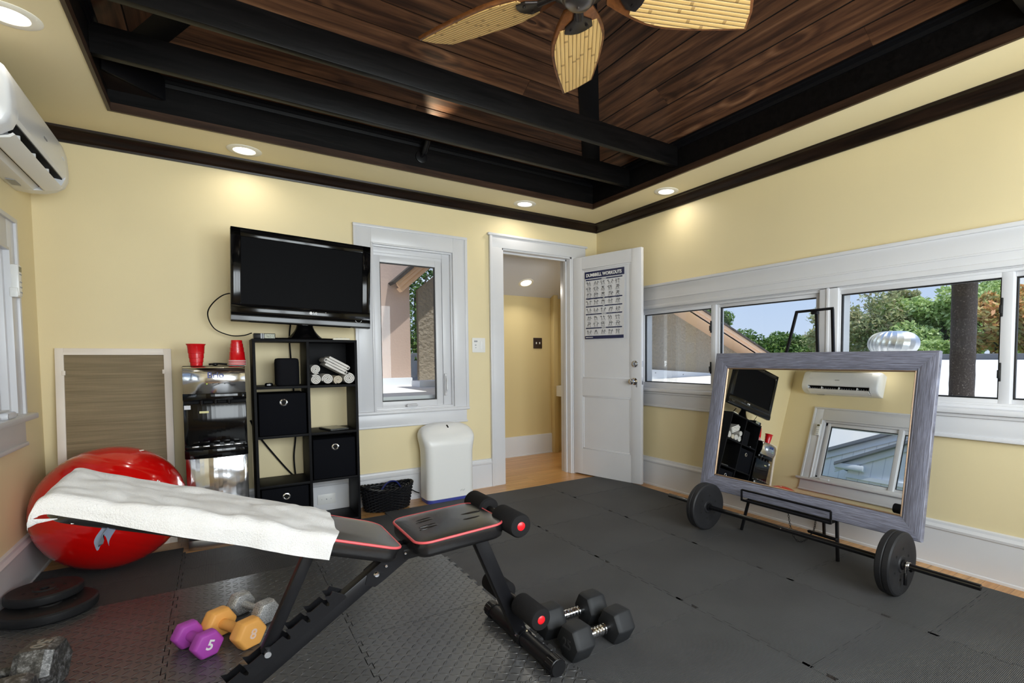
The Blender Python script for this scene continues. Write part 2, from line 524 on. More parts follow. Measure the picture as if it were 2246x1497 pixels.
# plank vault: four slopes rising to a point
def slope(name, A, B, seed):
    rnd = random.Random(seed)
    A = Vector(A); B = Vector(B)
    u = (B - A).normalized(); L = (B - A).length
    mid = (A + B) / 2
    up = (APEX - A) - u * (APEX - A).dot(u)
    S = up.length; up = up / S
    a0 = (APEX - A).dot(u)
    n = u.cross(up)
    if n.z > 0: n = -n                 # the side seen from the room
    bm = bmesh.new()
    uvl = bm.loops.layers.uv.new('UVMap')
    tl = bm.faces.layers.float.new('tone')
    w = 0.137; k = 0
    def lim(s): return (a0 * s / S, L - (L - a0) * s / S)
    def quad(pts, uvs, tone, mi):
        f = bm.faces.new([bm.verts.new(p) for p in pts])
        for l, c in zip(f.loops, uvs): l[uvl].uv = c
        f[tl] = tone; f.material_index = mi
        return f
    while k * w < S - .02:
        s0 = k * w + .0035; s1 = min((k + 1) * w - .0035, S - .005)
        l0, r0 = lim(s0); l1, r1 = lim(s1)
        cuts = [l0]; p = l0 + rnd.uniform(.8, 3.2)
        while p < r0 - .3 and p < r1 - .05 and p > l1:
            cuts.append(p); p += rnd.uniform(2.0, 3.4)
        cuts.append(r0)
        for i in range(len(cuts) - 1):
            c0, c1 = cuts[i], cuts[i + 1]
            d0 = l1 if i == 0 else c0 + .001
            d1 = r1 if i == len(cuts) - 2 else c1 - .001
            ou, ov = rnd.uniform(0, 50), rnd.uniform(0, 50)
            tone = rnd.random()
            P = [A + u * c0 + up * s0, A + u * c1 + up * s0, A + u * d1 + up * s1, A + u * d0 + up * s1]
            Q = [(c0 + ou, s0 + ov), (c1 + ou, s0 + ov), (d1 + ou, s1 + ov), (d0 + ou, s1 + ov)]
            quad([p_ + n * .006 for p_ in P], Q, tone, 0)
            for a, b in ((0, 1), (1, 2), (2, 3), (3, 0)):
                quad([P[a] + n * .006, P[b] + n * .006, P[b], P[a]], [Q[a], Q[b], Q[b], Q[a]], tone * .5, 0)
        k += 1
    quad([A, B, APEX], [(0, 0), (1, 0), (.5, 1)], 0, 1)
    quad([A - n * .03, APEX - n * .03, B - n * .03], [(0, 0), (1, 0), (.5, 1)], 0, 1)
    bmesh.ops.recalc_face_normals(bm, faces=bm.faces)
    o = struct(name, bm, [M['plank'], M['gap']], smooth=False)
    return o
ZV = 2.605
c00, c10, c11, c01 = (TX0, TY0, ZV), (TX1, TY0, ZV), (TX1, TY1, ZV), (TX0, TY1, ZV)
slope('ceiling_vault', c01, c11, 3)
slope('ceiling_vault', c11, c10, 5)
slope('ceiling_vault', c10, c00, 8)
slope('ceiling_vault', c00, c01, 11)

# hip boards
def hip(corner):
    cpt = Vector(corner); d = (APEX - cpt).normalized()
    side = d.cross(Vector((0, 0, 1))).normalized()
    nrm = side.cross(d).normalized()
    if nrm.z > 0: nrm = -nrm
    L = (APEX - cpt).length
    mb = MB()
    mb.box((0, -.075, .0), (L - .02, .075, .035), bev=.003, M=basis(cpt, d, side, nrm))
    o = struct('ceiling_hip_trim', mb, M['hip_wood'])
for c in (c11, c01, c10, c00): hip(c)
# boss where the hips meet
mb = MB(); mb.cyl((APEX.x, APEX.y, 3.33), (APEX.x, APEX.y, 3.5), .13, n=24)
struct('ceiling_boss_trim', mb, M['hip_wood'])

# black collar beams across the tray
for i, yc_ in enumerate((-.89, -1.40, -3.33, -3.86)):
    mb = MB(); mb.box((TX0 + .004, yc_ - .021, 2.44), (TX1 - .004, yc_ + .021, 2.575), bev=.003)
    struct('ceiling_beam', mb, M['black_wood'])
# corner brace behind the far beam
mb = MB()
d = Vector((.225, .21, 0)).normalized()
mb.box((0, -.01, 2.485), (.31, .01, 2.61), bev=.002, M=basis((-3.484, -.655, 0), d, (-d.y, d.x, 0), (0, 0, 1)))
struct('trim_5', mb, M['hip_wood'])
mb = MB(); mb.prism([(-3.486, -.655), (-3.265, -.436), (-3.486, -.436)], 2.485, 2.495)
struct('trim_6', mb, M['crown'])

# baseboards
BB = [(0, 0), (.022, 0), (.022, .012), (.016, .016), (.016, .195), (.022, .200), (.024, .212), (.014, .226), (.012, .238), (0, .243)]
def run_profile(mb, prof, p0, p1, nrm, mi=0):
    p0 = Vector(p0); p1 = Vector(p1); nrm = Vector(nrm)
    mb.add(t_loft([[p0 + nrm * a + Vector((0, 0, h)) for a, h in prof], [p1 + nrm * a + Vector((0, 0, h)) for a, h in prof]]), mi)
mb = MB(); run_profile(mb, BB, (-W, 0, 0), (-1.151, 0, 0), (0, -1, 0)); run_profile(mb, BB, (-.15, 0, 0), (0, 0, 0), (0, -1, 0)); struct('baseboard_back', mb, M['trim'], 25)
mb = MB(); run_profile(mb, BB, (0, 0, 0), (0, -D, 0), (-1, 0, 0)); struct('baseboard_right', mb, M['trim'], 25)
mb = MB(); run_profile(mb, BB, (-W, -D, 0), (-W, 0, 0), (1, 0, 0)); struct('baseboard_left', mb, M['trim'], 25)
mb = MB(); run_profile(mb, BB, (-W, -D, 0), (0, -D, 0), (0, 1, 0)); struct('baseboard_front', mb, M['trim'], 25)

# ------------------------------------------------------------------ windows
def wmap(side):
    """local frame of a window: a = along the wall, d = depth into the room, z"""
    if side == 'back': return lambda a, d, z: Vector((a, -d, z))
    if side == 'right': return lambda a, d, z: Vector((-d, a, z))
    if side == 'left': return lambda a, d, z: Vector((-W + d, a, z))
    return lambda a, d, z: Vector((a, -D + d, z))
def wbox(mb, f, a0, a1, d0, d1, z0, z1, bev=0.002, mi=0):
    p = f(a0, d0, z0); q2 = f(a1, d1, z1)
    mb.box([min(p[i], q2[i]) for i in range(3)], [max(p[i], q2[i]) for i in range(3)], bev=bev, mi=mi)
def ring(mb, f, a0, a1, z0, z1, w, d0, d1, bev=.002, wz=None, mi=0):
    wz = wz or w
    wbox(mb, f, a0, a0 + w, d0, d1, z0, z1, bev, mi); wbox(mb, f, a1 - w, a1, d0, d1, z0, z1, bev, mi)
    wbox(mb, f, a0 + w, a1 - w, d0, d1, z0, z0 + wz, bev, mi); wbox(mb, f, a0 + w, a1 - w, d0, d1, z1 - wz, z1, bev, mi)
def wempty(name):
    o = bpy.data.objects.new(name, None); link(o); o['kind'] = 'structure'; o.empty_display_size = .05
    ROOTLOC[o.name] = Vector((0, 0, 0)); return o
def sash(win, f, a0, a1, z0, z1, d, fw_=.045, gask=.012):
    """one light: glass edge at a0..a1, z0..z1"""
    mb = MB(); ring(mb, f, a0 - fw_, a1 + fw_, z0 - fw_, z1 + fw_, fw_, d - .02, d + .018)
    s = obj('sash', mb, M['vinyl'], win)
    mb = MB(); ring(mb, f, a0 - .003, a1 + .003, z0 - .003, z1 + .003, .010, d - .012, d + .006, bev=0)
    obj('gasket', mb, M['gasket'], s)
    mb = MB(); wbox(mb, f, a0 + .002, a1 - .002, d - .006, d - .001, z0 + .002, z1 - .002, bev=0)
    obj('pane', mb, M['glass'], s, smooth=False)
    return s

# window_1: casement in the back wall
f = wmap('back'); w1 = wempty('window_1')
mb = MB()
wbox(mb, f, -2.226, -2.112, 0, .022, .705, 2.077); wbox(mb, f, -1.478, -1.368, 0, .022, .705, 2.077); wbox(mb, f, -2.112, -1.478, 0, .022, 1.958, 2.077)
wbox(mb, f, -2.235, -2.212, 0, .029, .705, 2.0665); wbox(mb, f, -1.382, -1.359, 0, .029, .705, 2.0665); wbox(mb, f, -2.236, -1.358, 0, .030, 2.066, 2.087)
ring(mb, f, -2.116, -1.474, .70, 1.962, .012, -.01, .030)
obj('casing', mb, M['trim'], w1)
mb = MB(); ring(mb, f, -2.118, -1.472, .70, 1.963, .025, -T, .006); obj('jamb', mb, M['trim'], w1)
mb = MB(); wbox(mb, f, -2.25, -1.36, -.02, .045, .682, .706, .006); wbox(mb, f, -2.23, -1.378, 0, .02, .585, .682, .003); wbox(mb, f, -2.235, -1.372, 0, .026, .578, .596, .004)
obj('sill', mb, M['trim'], w1)
s = sash(w1, f, -2.043, -1.615, .772, 1.83, -.04, .05)
mb = MB(); wbox(mb, f, -2.1, -2.09, -.09, -.02, .72, 1.94); wbox(mb, f, -1.568, -1.49, -.09, -.035, .72, 1.94); wbox(mb, f, -2.1, -1.49, -.09, -.03, 1.872, 1.945); wbox(mb, f, -2.1, -1.49, -.09, -.02, .715, .73)
wbox(mb, f, -1.56, -1.49, -.04, -.022, .72, 1.94, .004); wbox(mb, f, -2.1, -1.49, -.04, -.026, 1.90, 1.945, .004)
obj('frame', mb, M['vinyl'], w1)
mb = MB(); mb.prism(rrect(.085, .026, .012), 0, .02, bev=.004, M=basis((-1.83, -.008, .738), (1, 0, 0), (0, 0, 1), (0, -1, 0)))
mb.tube([(-1.862, -.026, .742), (-1.84, -.04, .744), (-1.80, -.034, .742), (-1.792, -.026, .738)], .006)
obj('crank_handle', mb, M['vinyl'], w1)
mb = MB(); mb.tube([(-1.545, .012, .82), (-1.545, -.018, .85), (-1.545, -.02, .93), (-1.545, .0, .96)], .007); mb.box((-1.556, .0, .80), (-1.534, .022, .98), bev=.005)
obj('latch', mb, M['vinyl'], w1)

# window_2: long slider band in the right wall
f = wmap('right'); w2 = wempty('window_2')
A0, A1 = -4.02, -.60
mb = MB()
wbox(mb, f, A0 - .11, A1 + .11, 0, .020, 1.52, 1.705); wbox(mb, f, A0 - .12, A1 + .12, 0, .032, 1.695, 1.717, .004)
wbox(mb, f, A0 - .11, A1 + .11, 0, .027, 1.515, 1.545, .004); wbox(mb, f, A0 - .11, A1 + .11, 0, .024, 1.585, 1.597, .003)
wbox(mb, f, A0 - .11, A0, 0, .020, .84, 1.53); wbox(mb, f, A1, A1 + .11, 0, .020, .84, 1.53)
obj('casing', mb, M['trim'], w2)
mb = MB(); ring(mb, f, A0, A1, .838, 1.53, .02, -T, .006)
wbox(mb, f, -2.375, -2.26, -T, .006, .85, 1.52); wbox(mb, f, -2.322, -2.305, .004, .012, .85, 1.52)
wbox(mb, f, A0, A1, -T, -.035, .845, .882); wbox(mb, f, A0, A1, -T, -.035, 1.478, 1.525); wbox(mb, f, -.63, -.60, -T, -.035, .85, 1.52); wbox(mb, f, -1.46, -1.405, -.09, -.052, .85, 1.52); wbox(mb, f, -3.193, -3.155, -.09, -.052, .85, 1.52)
wbox(mb, f, A0, A1, -.06, -.008, .845, .868); wbox(mb, f, A0, A1, -.06, -.008, 1.495, 1.525)
obj('jamb', mb, M['trim'], w2)
mb = MB(); wbox(mb, f, A0 - .16, A1 + .16, -.03, .055, .812, .842, .008); wbox(mb, f, A0 - .12, A1 + .12, 0, .022, .70, .812, .003); wbox(mb, f, A0 - .125, A1 + .125, 0, .034, .792, .812, .008); wbox(mb, f, A0 - .125, A1 + .125, 0, .030, .684, .704, .005)
obj('sill', mb, M['trim'], w2)
for a0, a1, d in ((-1.402, -.662, -.03), (-2.218, -1.465, -.05), (-3.150, -2.381, -.03), (-3.93, -3.198, -.05)):
    s = sash(w2, f, a0, a1, .888, 1.472, d, .044 if d > -.04 else .03)
for a in (-1.405, -3.155):
    for z in (1.02, 1.33):
        mb = MB(); wbox(mb, f, a - .004, a + .006, -.014, -.004, z - .045, z + .045, .002); wbox(mb, f, a - .002, a + .009, -.006, .003, z - .03, z + .010, .002)
        obj('latch', mb, M['gasket'], w2)

# window_3: slider in the left wall
f = wmap('left'); w3 = wempty('window_3')
A0, A1 = -2.35, -.53
mb = MB()
wbox(mb, f, A0 - .125, A0, 0, .02, .84, 1.765); wbox(mb, f, A1, A1 + .118, 0, .02, .84, 1.765); wbox(mb, f, A0, A1, 0, .02, 1.62, 1.765)
wbox(mb, f, A0 - .135, A1 + .128, 0, .03, 1.755, 1.778, .004); wbox(mb, f, A1 + .100, A1 + .128, 0, .03, .84, 1.76, .004)
ring(mb, f, A0 - .004, A1 + .004, .84, 1.624, .014, -.01, .028)
obj('casing', mb, M['trim'], w3)
mb = MB(); ring(mb, f, A0, A1, .838, 1.622, .035, -T, .006); wbox(mb, f, -1.475, -1.425, -.08, .004, .86, 1.6)
wbox(mb, f, A0, A1, -T, -.035, .845, .90); wbox(mb, f, A0, A1, -T, -.035, 1.55, 1.615); wbox(mb, f, -.60, -.54, -T, -.035, .85, 1.61); wbox(mb, f, A0, A0 + .06, -T, -.035, .85, 1.61)
obj('jamb', mb, M['trim'], w3)
mb = MB(); wbox(mb, f, A0 - .17, A1 + .17, -.03, .06, .812, .842, .008); wbox(mb, f, A0 - .13, A1 + .12, 0, .022, .70, .812, .003); wbox(mb, f, A0 - .135, A1 + .125, 0, .03, .684, .704, .005)
obj('sill', mb, M['trim'], w3)
sash(w3, f, -1.42, -.64, .905, 1.545, -.03, .04); sash(w3, f, -2.27, -1.48, .905, 1.545, -.05, .04)
mb = MB()
mb.prism(rrect(.12, .028, .012), 0, .03, bev=.006, M=basis((-W + .02, -.72, .856), (0, -1, 0), (0, 0, 1), (1, 0, 0)))
obj('crank_handle', mb, M['vinyl'], w3)

# added_window_4: unseen tall panes, added in the front wall to bring in light
f = wmap('front'); w4 = wempty('added_window_4')
mb = MB(); ring(mb, f, -3.42, -.43, .58, 2.2, .12, 0, .022); obj('casing', mb, M['trim'], w4)
mb = MB(); ring(mb, f, -3.3, -.55, .7, 2.08, .03, -T, .006); obj('jamb', mb, M['trim'], w4)
for k in range(3):
    a0 = -3.3 + k * .917 + .08
    sash(w4, f, a0, a0 + .917 - .16, .78, 2.0, -.04, .05)

# ------------------------------------------------------------------ door frame, door, hall
mb = MB()
mb.box((-1.151, -.022, 0), (-1.036, 0, 2.045), bev=.003); mb.box((-.309, -.022, 0), (-.15, 0, 2.045), bev=.003); mb.box((-1.151, -.022, 2.043), (-.15, 0, 2.152), bev=.003)
mb.box((-1.17, -.036, 2.140), (-.135, 0, 2.160), bev=.004); mb.box((-1.156, -.03, 0), (-1.132, 0, 2.15), bev=.003)
mb.box((-1.04, -.012, 0), (-1.022, T + .012, 2.045), bev=.002); mb.box((-.325, -.012, 0), (-.305, T + .012, 2.045), bev=.002); mb.box((-1.04, -.012, 2.028), (-.305, T + .012, 2.047), bev=.002)
mb.box((-1.024, .05, 0), (-1.010, .085, 2.03)); mb.box((-.335, .05, 0), (-.323, .085, 2.03)); mb.box((-1.022, .05, 2.014), (-.325, .085, 2.03))
struct('trim_7', mb, M['trim'])
# hall
mb = MB()
mb.box((-1.12, 1.05, 0), (.42, 1.15, 2.5))
mb.box((-1.22, T, 0), (-1.12, 1.15, 2.5)); mb.box((.36, T, 0), (.42, 1.15, 2.5))
struct('wall_hall', mb, M['hallwall'], smooth=False)
mb = MB()
mb.add(t_loft([[(-1.12, T, 2.20), (.36, T, 2.20), (.36, T, 2.24), (-1.12, T, 2.24)], [(-1.12, 1.05, 1.795), (.36, 1.05, 1.795), (.36, 1.05, 1.84), (-1.12, 1.05, 1.84)]]))
struct('ceiling_hall', mb, M['hallceil'], smooth=False)
mb = MB(); run_profile(mb, BB[:4] + [(.016, .21), (.012, .222), (0, .225)], (-1.12, 1.05, 0), (.16, 1.05, 0), (0, -1, 0)); struct('baseboard_hall', mb, M['trim'], 25)
mb = MB(); mb.box((.13, .98, 0), (.19, 1.05, 2.0), bev=.004); struct('trim_8', mb, M['hallwall'])

# the open door leaf (hinged at the right jamb, swung into the room)
H = Vector((-.300, -.030, 0)); E_ = Vector((-.118, -.768, 0))
du = (E_ - H).normalized(); dn = Vector((du.y, -du.x, 0))       # dn: face seen from the camera
if dn.x > 0: dn = -dn
LEAF = (E_ - H).length
DM = basis((H.x, H.y, .012), du, (0, 0, 1), dn)                  # local: x along the leaf, y up, z out of the face
mb = MB()
th = .035
stile = .105
hgt = 2.018
panels = ((.24, .74), (.90, 1.905))                             # lower and upper panel z range
mb.box((0, 0, -th), (stile, hgt, 0), bev=.002, M=DM); mb.box((LEAF - stile, 0, -th), (LEAF, hgt, 0), bev=.002, M=DM)
for z0, z1 in ((0, .24), (.74, .90), (1.905, hgt)): mb.box((stile, z0, -th), (LEAF - stile, z1, 0), M=DM)
for z0, z1 in panels:
    mb.box((stile - .001, z0 - .001, -th + .010), (LEAF - stile + .001, z1 + .001, -.010), M=DM)
    for a0, a1, b0, b1 in ((stile, LEAF - stile, z0, z0 + .014), (stile, LEAF - stile, z1 - .014, z1), (stile, stile + .014, z0, z1), (LEAF - stile - .014, LEAF - stile, z0, z1)):
        mb.box((a0, b0, -.012), (a1, b1, -.004), bev=.003, M=DM)
door = obj('door_1', mb, M['trim'], None, kind='structure'); ROOTLOC[door.name] = Vector((0, 0, 0))
kx = LEAF - .062
mb = MB(); mb.lathe([(0, 0), (.029, 0), (.031, .004), (.028, .010), (.017, .014), (.015, .020), (0, .021)], 28, M=DM @ Matrix.Translation((kx, 1.035, 0)))
obj('deadbolt', mb, M['chrome'], door)
mb = MB(); mb.lathe([(0, 0), (.030, 0), (.031, .004), (.020, .009), (.012, .014), (.012, .028), (.022, .034), (.027, .046), (.024, .058), (.012, .064), (0, .065)], 28, M=DM @ Matrix.Translation((kx - .005, .885, 0)))
obj('door_knob', mb, M['chrome'], door)
mb = MB(); mb.box((kx + .01, .835, 0), (kx + .022, .865, .002), M=DM); mb.box((LEAF - .001, .86, -.028), (LEAF + .002, .92, -.008), M=DM); mb.box((LEAF - .001, 1.01, -.028), (LEAF + .002, 1.06, -.008), M=DM)
obj('keyhole_plate', mb, M['steel'], door)

# unseen eaves added to keep direct sun out of the windows
struct('added_eaves', MB().box((-W - T - .55, -D - T - 1.1, 2.40), (T + .55, -D - T, 2.44)).box((T, -D - .6, 2.40), (T + .85, .6, 2.44)).box((-W - T - .55, -D - .6, 2.40), (-W - T, .6, 2.44)), M['trim'], smooth=False)
# ================================================================== DOWNLIGHTS
def can_light(x, y, z, label, watts, group='recessed downlights in the yellow ceiling border', tilt=None, r=.075):
    t = thing('recessed_light', label, 'ceiling light', (x, y, z), group)
    mb = MB(); mb.lathe([(.056, -.001), (.060, -.006), (r + .012, -.006), (r + .018, -.002), (r + .018, .002), (.056, .002)], 36, closed=True, M=Matrix.Translation((x, y, z)) @ (tilt or Matrix()))
    obj('trim_ring', mb, M['canrim'], t)
    mb = MB(); mb.lathe([(0, -.002), (.057, -.002), (.057, .0005), (0, .0005)], 36, M=Matrix.Translation((x, y, z)) @ (tilt or Matrix()))
    obj('lens', mb, M['lens'], t)
    ld = bpy.data.lights.new('downlight', 'AREA'); ld.shape = 'DISK'; ld.size = .10; ld.energy = watts; ld.color = (1.0, .95, .86); ld.spread = R(150)
    lo = bpy.data.objects.new('downlight', ld); link(lo, t); lo.location = (0, 0, -.012)
    if tilt: lo.matrix_local = tilt @ Matrix.Translation((0, 0, -.012))
    return t
can_light(-2.892, -.222, ZC, 'lit recessed downlight in the back ceiling border above the television', CAN_WATTS)
can_light(-.932, -.235, ZC, 'lit recessed downlight in the back ceiling border above the doorway', CAN_WATTS)
can_light(-.188, -1.125, ZC, 'lit recessed downlight in the border above the long right-hand window', CAN_WATTS)
can_light(-3.667, -1.19, ZC, 'lit recessed downlight in the border above the air conditioner', CAN_WATTS * .4)
can_light(-.188, -3.62, ZC, 'recessed downlight above the right wall, behind the viewer', CAN_WATTS)
can_light(-3.667, -3.62, ZC, 'recessed downlight above the left wall, behind the viewer', CAN_WATTS)
can_light(-2.892, -4.54, ZC, 'recessed downlight above the front window, toward the left wall', CAN_WATTS)
can_light(-.932, -4.54, ZC, 'recessed downlight above the front window, toward the right wall', CAN_WATTS)
ta = math.atan2(2.20 - 1.795, 1.05 - T)
can_light(-.335, .80, 2.20 - (.80 - T) * math.tan(ta), 'lit recessed downlight in the grey sloped ceiling of the hall', 3.4, None, Matrix.Rotation(-ta, 4, 'X'), .065)

# black uplight fixed to the black lining behind the far beam
t = thing('wall_spotlight', 'small black spotlight on round base fixed to the black fascia behind the far beam', 'spotlight', (-1.866, -.435, 2.475))
mb = MB(); mb.cyl((-1.866, -.431, 2.492), (-1.866, -.447, 2.492), .040, n=28, bev=.003); obj('base', mb, M['black_plastic'], t)
mb = MB(); mb.cyl((-1.866, -.447, 2.495), (-1.858, -.485, 2.515), .009, n=12); obj('arm', mb, M['black_plastic'], t)
mb = MB(); mb.lathe([(0, -.05), (.018, -.05), (.022, -.04), (.024, .04), (.021, .04), (.019, .02), (0, .02)], 20, M=basis((-1.85, -.492, 2.55), (1, 0, 0), (0, .9, .43), (.15, -.42, .9))); obj('lamp_shade', mb, M['black_plastic'], t)
ld = bpy.data.lights.new('uplight', 'SPOT'); ld.energy = 22; ld.spot_size = R(60); ld.spot_blend = .9; ld.shadow_soft_size = .02; ld.color = (1, .82, .55)
lo = bpy.data.objects.new('uplight', ld); link(lo, t)
lo.location = Vector((-1.838, -.545, 2.60)) - Vector((-1.866, -.435, 2.475))
lo.rotation_euler = Vector((.05, -.62, .32)).to_track_quat('-Z', 'Y').to_euler()

# ================================================================== CEILING FAN
def fan():
    cx, cy = -1.915, -2.375
    t = thing('ceiling_fan', 'ceiling fan with bamboo panel blades hanging from the plank vault', 'ceiling fan', (cx, cy, 2.41))
    TR = Matrix.Translation((cx, cy, 0))
    metal = plain('pewter fan metal', (120, 114, 112), 0.3, metal=0.9)
    dark = plain('dark bronze fan metal', (52, 46, 44), 0.35, metal=0.7)
    rim = grain('stained wood blade rim', [(.3, (74, 40, 18)), (.7, (134, 82, 42))], (20, 20, 60), .35, .05)
    grey = plain('greyed blade edge', (150, 142, 146), .5, var=.08)
    mb = MB(); mb.cyl((cx, cy, 2.62), (cx, cy, 3.42), .014, n=16); obj('downrod', mb, dark, t)
    mb = MB(); mb.lathe([(0, 3.44), (.075, 3.44), (.07, 3.36), (.03, 3.33), (0, 3.33)], 24, M=TR); obj('canopy', mb, dark, t)
    mb = MB(); mb.lathe([(0, 2.66), (.035, 2.66), (.06, 2.645), (.13, 2.62), (.145, 2.58), (.145, 2.52), (.12, 2.495), (.085, 2.482), (0, 2.482)], 40, M=TR); obj('motor_housing', mb, dark, t)
    mb = MB(); mb.lathe([(0, 2.484), (.07, 2.484), (.074, 2.47), (.07, 2.455), (.062, 2.45), (.06, 2.44), (.045, 2.424), (.018, 2.416), (.006, 2.415), (.005, 2.409), (0, 2.408)], 40, M=TR); obj('switch_housing', mb, metal, t)
    # bamboo: lath strips with nodes across each strip
    m, nt, bs, out = new_mat('split bamboo')
    vec = coords(nt, 'UV', (1, 1, 1))
    sp = nt.nodes.new('ShaderNodeSeparateXYZ'); nt.links.new(vec, sp.inputs[0])
    strip = mth(nt, 'FLOOR', sp.outputs['Y'])
    fr = mth(nt, 'FRACT', sp.outputs['Y'])
    edge = mth(nt, 'MULTIPLY', mth(nt, 'ABSOLUTE', mth(nt, 'SUBTRACT', fr, .5)), 2)
    wn_ = nt.nodes.new('ShaderNodeTexWhiteNoise'); wn_.noise_dimensions = '1D'; nt.links.new(strip, wn_.inputs['W'])
    node = mth(nt, 'FRACT', mth(nt, 'ADD', mth(nt, 'MULTIPLY', sp.outputs['X'], 3.1), mth(nt, 'MULTIPLY', wn_.outputs['Value'], 7)))
    nd = mth(nt, 'LESS_THAN', mth(nt, 'ABSOLUTE', mth(nt, 'SUBTRACT', node, .5)), .022)
    col = ramp(nt, tex_noise(nt, coords(nt, 'UV', (6, 9, 1)), 1, 4), [(.3, rgb(206, 160, 92)), (.7, rgb(236, 200, 132))])
    mx = nt.nodes.new('ShaderNodeMixRGB'); mx.inputs[2].default_value = rgb(120, 84, 40)
    nt.links.new(mth(nt, 'MAXIMUM', mth(nt, 'MULTIPLY', nd, .55), mth(nt, 'GREATER_THAN', edge, .93)), mx.inputs[0]); nt.links.new(col, mx.inputs[1])
    nt.links.new(mx.outputs[0], bs.inputs['Base Color']); bs.inputs['Roughness'].default_value = .4
    bump(nt, bs, mth(nt, 'ADD', mth(nt, 'SUBTRACT', 1.0, mth(nt, 'POWER', edge, 3)), nd), .8, .004)
    # blade outline: u from hub outward, w half width
    outl = []
    U0, U1 = .125, .79
    def half(s): return .058 + .067 * math.sin(min(1, s * 2.4) * PI / 2) - .047 * max(0, (s - .40) / .60) ** 1.5
    N = 14
    UA, UB = .738, .688
    top = [(U0 + (UA - U0) * k / N, half(k / N)) for k in range(N + 1)]
    bot = [(U0 + (UB - U0) * k / N, -half(k / N)) for k in range(N + 1)]
    outl = [(U0 - .012, 0)] + top + [((UA + UB) / 2 + .010, 0)] + bot[::-1]
    def inset(k):
        c = Vector((.5, 0, 0))
        res = []
        for u, w in outl:
            res.append((u + (-k if u > .6 else (k if u < .3 else 0)), w * (1 - k / .12)))
        return res
    for i in range(5):
        a = R((55, 117, 190, 265, 337)[i])
        d = Vector((math.cos(a), math.sin(a), 0)); s = Vector((-d.y, d.x, 0))
        pitch = R(17)
        s2 = s * math.cos(pitch) - Vector((0, 0, 1)) * math.sin(pitch)
        n2 = d.cross(s2)
        B = basis((cx, cy, 2.500), d, s2, n2)
        mb = MB(); mb.prism(outl, -.008, .008, bev=.003, M=B)
        bl = obj('blade', mb, rim if i % 2 else rim, t)
        pb = t_prism([p for p in inset(.013) if p[0] > .185] , -.0115, -.0075)
        uvl = pb.loops.layers.uv.new('UVMap')
        for f_ in pb.faces:
            for l in f_.loops: l[uvl].uv = (l.vert.co.x, l.vert.co.y / .0185 + .5)
        mb = MB(); mb.add(pb, M=B); obj('bamboo_panel', mb, m, bl, smooth=False)
        mb = MB(); mb.prism([(.10, -.016), (.17, -.022), (.205, -.058), (.245, -.062), (.262, -.03), (.268, 0), (.262, .03), (.245, .062), (.205, .058), (.17, .022), (.10, .016)], -.0165, -.0085, bev=.002, M=B)
        for sx_ in (-.035, 0.035):
            mb.cyl(B @ Vector((.225, sx_, -.018)), B @ Vector((.225, sx_, -.0225)), .006, n=12)
        mb.tube([Vector((cx, cy, 2.487)) + d * .05, Vector((cx, cy, 2.487)) + d * .11, B @ Vector((.18, 0, -.014))], .011, n=10)
        obj('blade_bracket', mb, dark, t)
    return t
fan()
# ================================================================== FOAM FLOOR TILES
def rubber(name, kind, c0, c1):
    m, nt, bs, out = new_mat(name)
    v = coords(nt, 'Object')
    col = ramp(nt, tex_noise(nt, v, 2.2, 6), [(.3, rgb(*c0)), (.7, rgb(*c1))])
    if kind == 'fine':
        sp = nt.nodes.new('ShaderNodeSeparateXYZ'); nt.links.new(v, sp.inputs[0])
        a = mth(nt, 'SINE', mth(nt, 'MULTIPLY', mth(nt, 'ADD', sp.outputs['X'], sp.outputs['Y']), 700))
        b_ = mth(nt, 'SINE', mth(nt, 'MULTIPLY', mth(nt, 'SUBTRACT', sp.outputs['X'], sp.outputs['Y']), 700))
        h = mth(nt, 'MULTIPLY', a, b_)
        bump(nt, bs, h, .75, .0030)
        bs.inputs['Roughness'].default_value = .56
    else:
        sc = nt.nodes.new('ShaderNodeSeparateXYZ'); nt.links.new(coords(nt, 'Object', (1 / .0285, 1 / .0285, 1)), sc.inputs[0])
        rx = mth(nt, 'ADD', sc.outputs['X'], sc.outputs['Y']); ry = mth(nt, 'SUBTRACT', sc.outputs['X'], sc.outputs['Y'])
        X, Y = sc.outputs['X'], sc.outputs['Y']
        fx = mth(nt, 'SUBTRACT', mth(nt, 'FRACT', X), .5); fy = mth(nt, 'SUBTRACT', mth(nt, 'FRACT', Y), .5)
        par = mth(nt, 'FLOORED_MODULO', mth(nt, 'ADD', mth(nt, 'FLOOR', X), mth(nt, 'FLOOR', Y)), 2.0)
        p = mth(nt, 'ADD', fx, fy); q_ = mth(nt, 'SUBTRACT', fx, fy)
        def lens(a_, b_):
            # long along a_, narrow along b_ with pointed ends
            e = mth(nt, 'ADD', mth(nt, 'POWER', mth(nt, 'MULTIPLY', a_, 1 / .80), 2), mth(nt, 'MULTIPLY', mth(nt, 'ABSOLUTE', b_), 1 / .24))
            return mth(nt, 'SUBTRACT', 1.0, e)
        l1 = lens(p, q_); l2 = lens(q_, p)
        h = mth(nt, 'ADD', mth(nt, 'MULTIPLY', l1, par), mth(nt, 'MULTIPLY', l2, mth(nt, 'SUBTRACT', 1.0, par)))
        h = mth(nt, 'MULTIPLY', mth(nt, 'MINIMUM', mth(nt, 'MAXIMUM', h, 0.0), .55), 1.8)
        bump(nt, bs, h, 1.0, .0045)
        bs.inputs['Roughness'].default_value = .35
    nt.links.new(col, bs.inputs['Base Color'])
    bs.inputs['Specular IOR Level'].default_value = .4 if kind == 'fine' else .85
    return m
M['foam'] = rubber('black fine textured foam', 'fine', (66, 66, 67), (78, 78, 79))
M['tread'] = rubber('black diamond tread foam', 'tread', (66, 66, 67), (80, 80, 81))

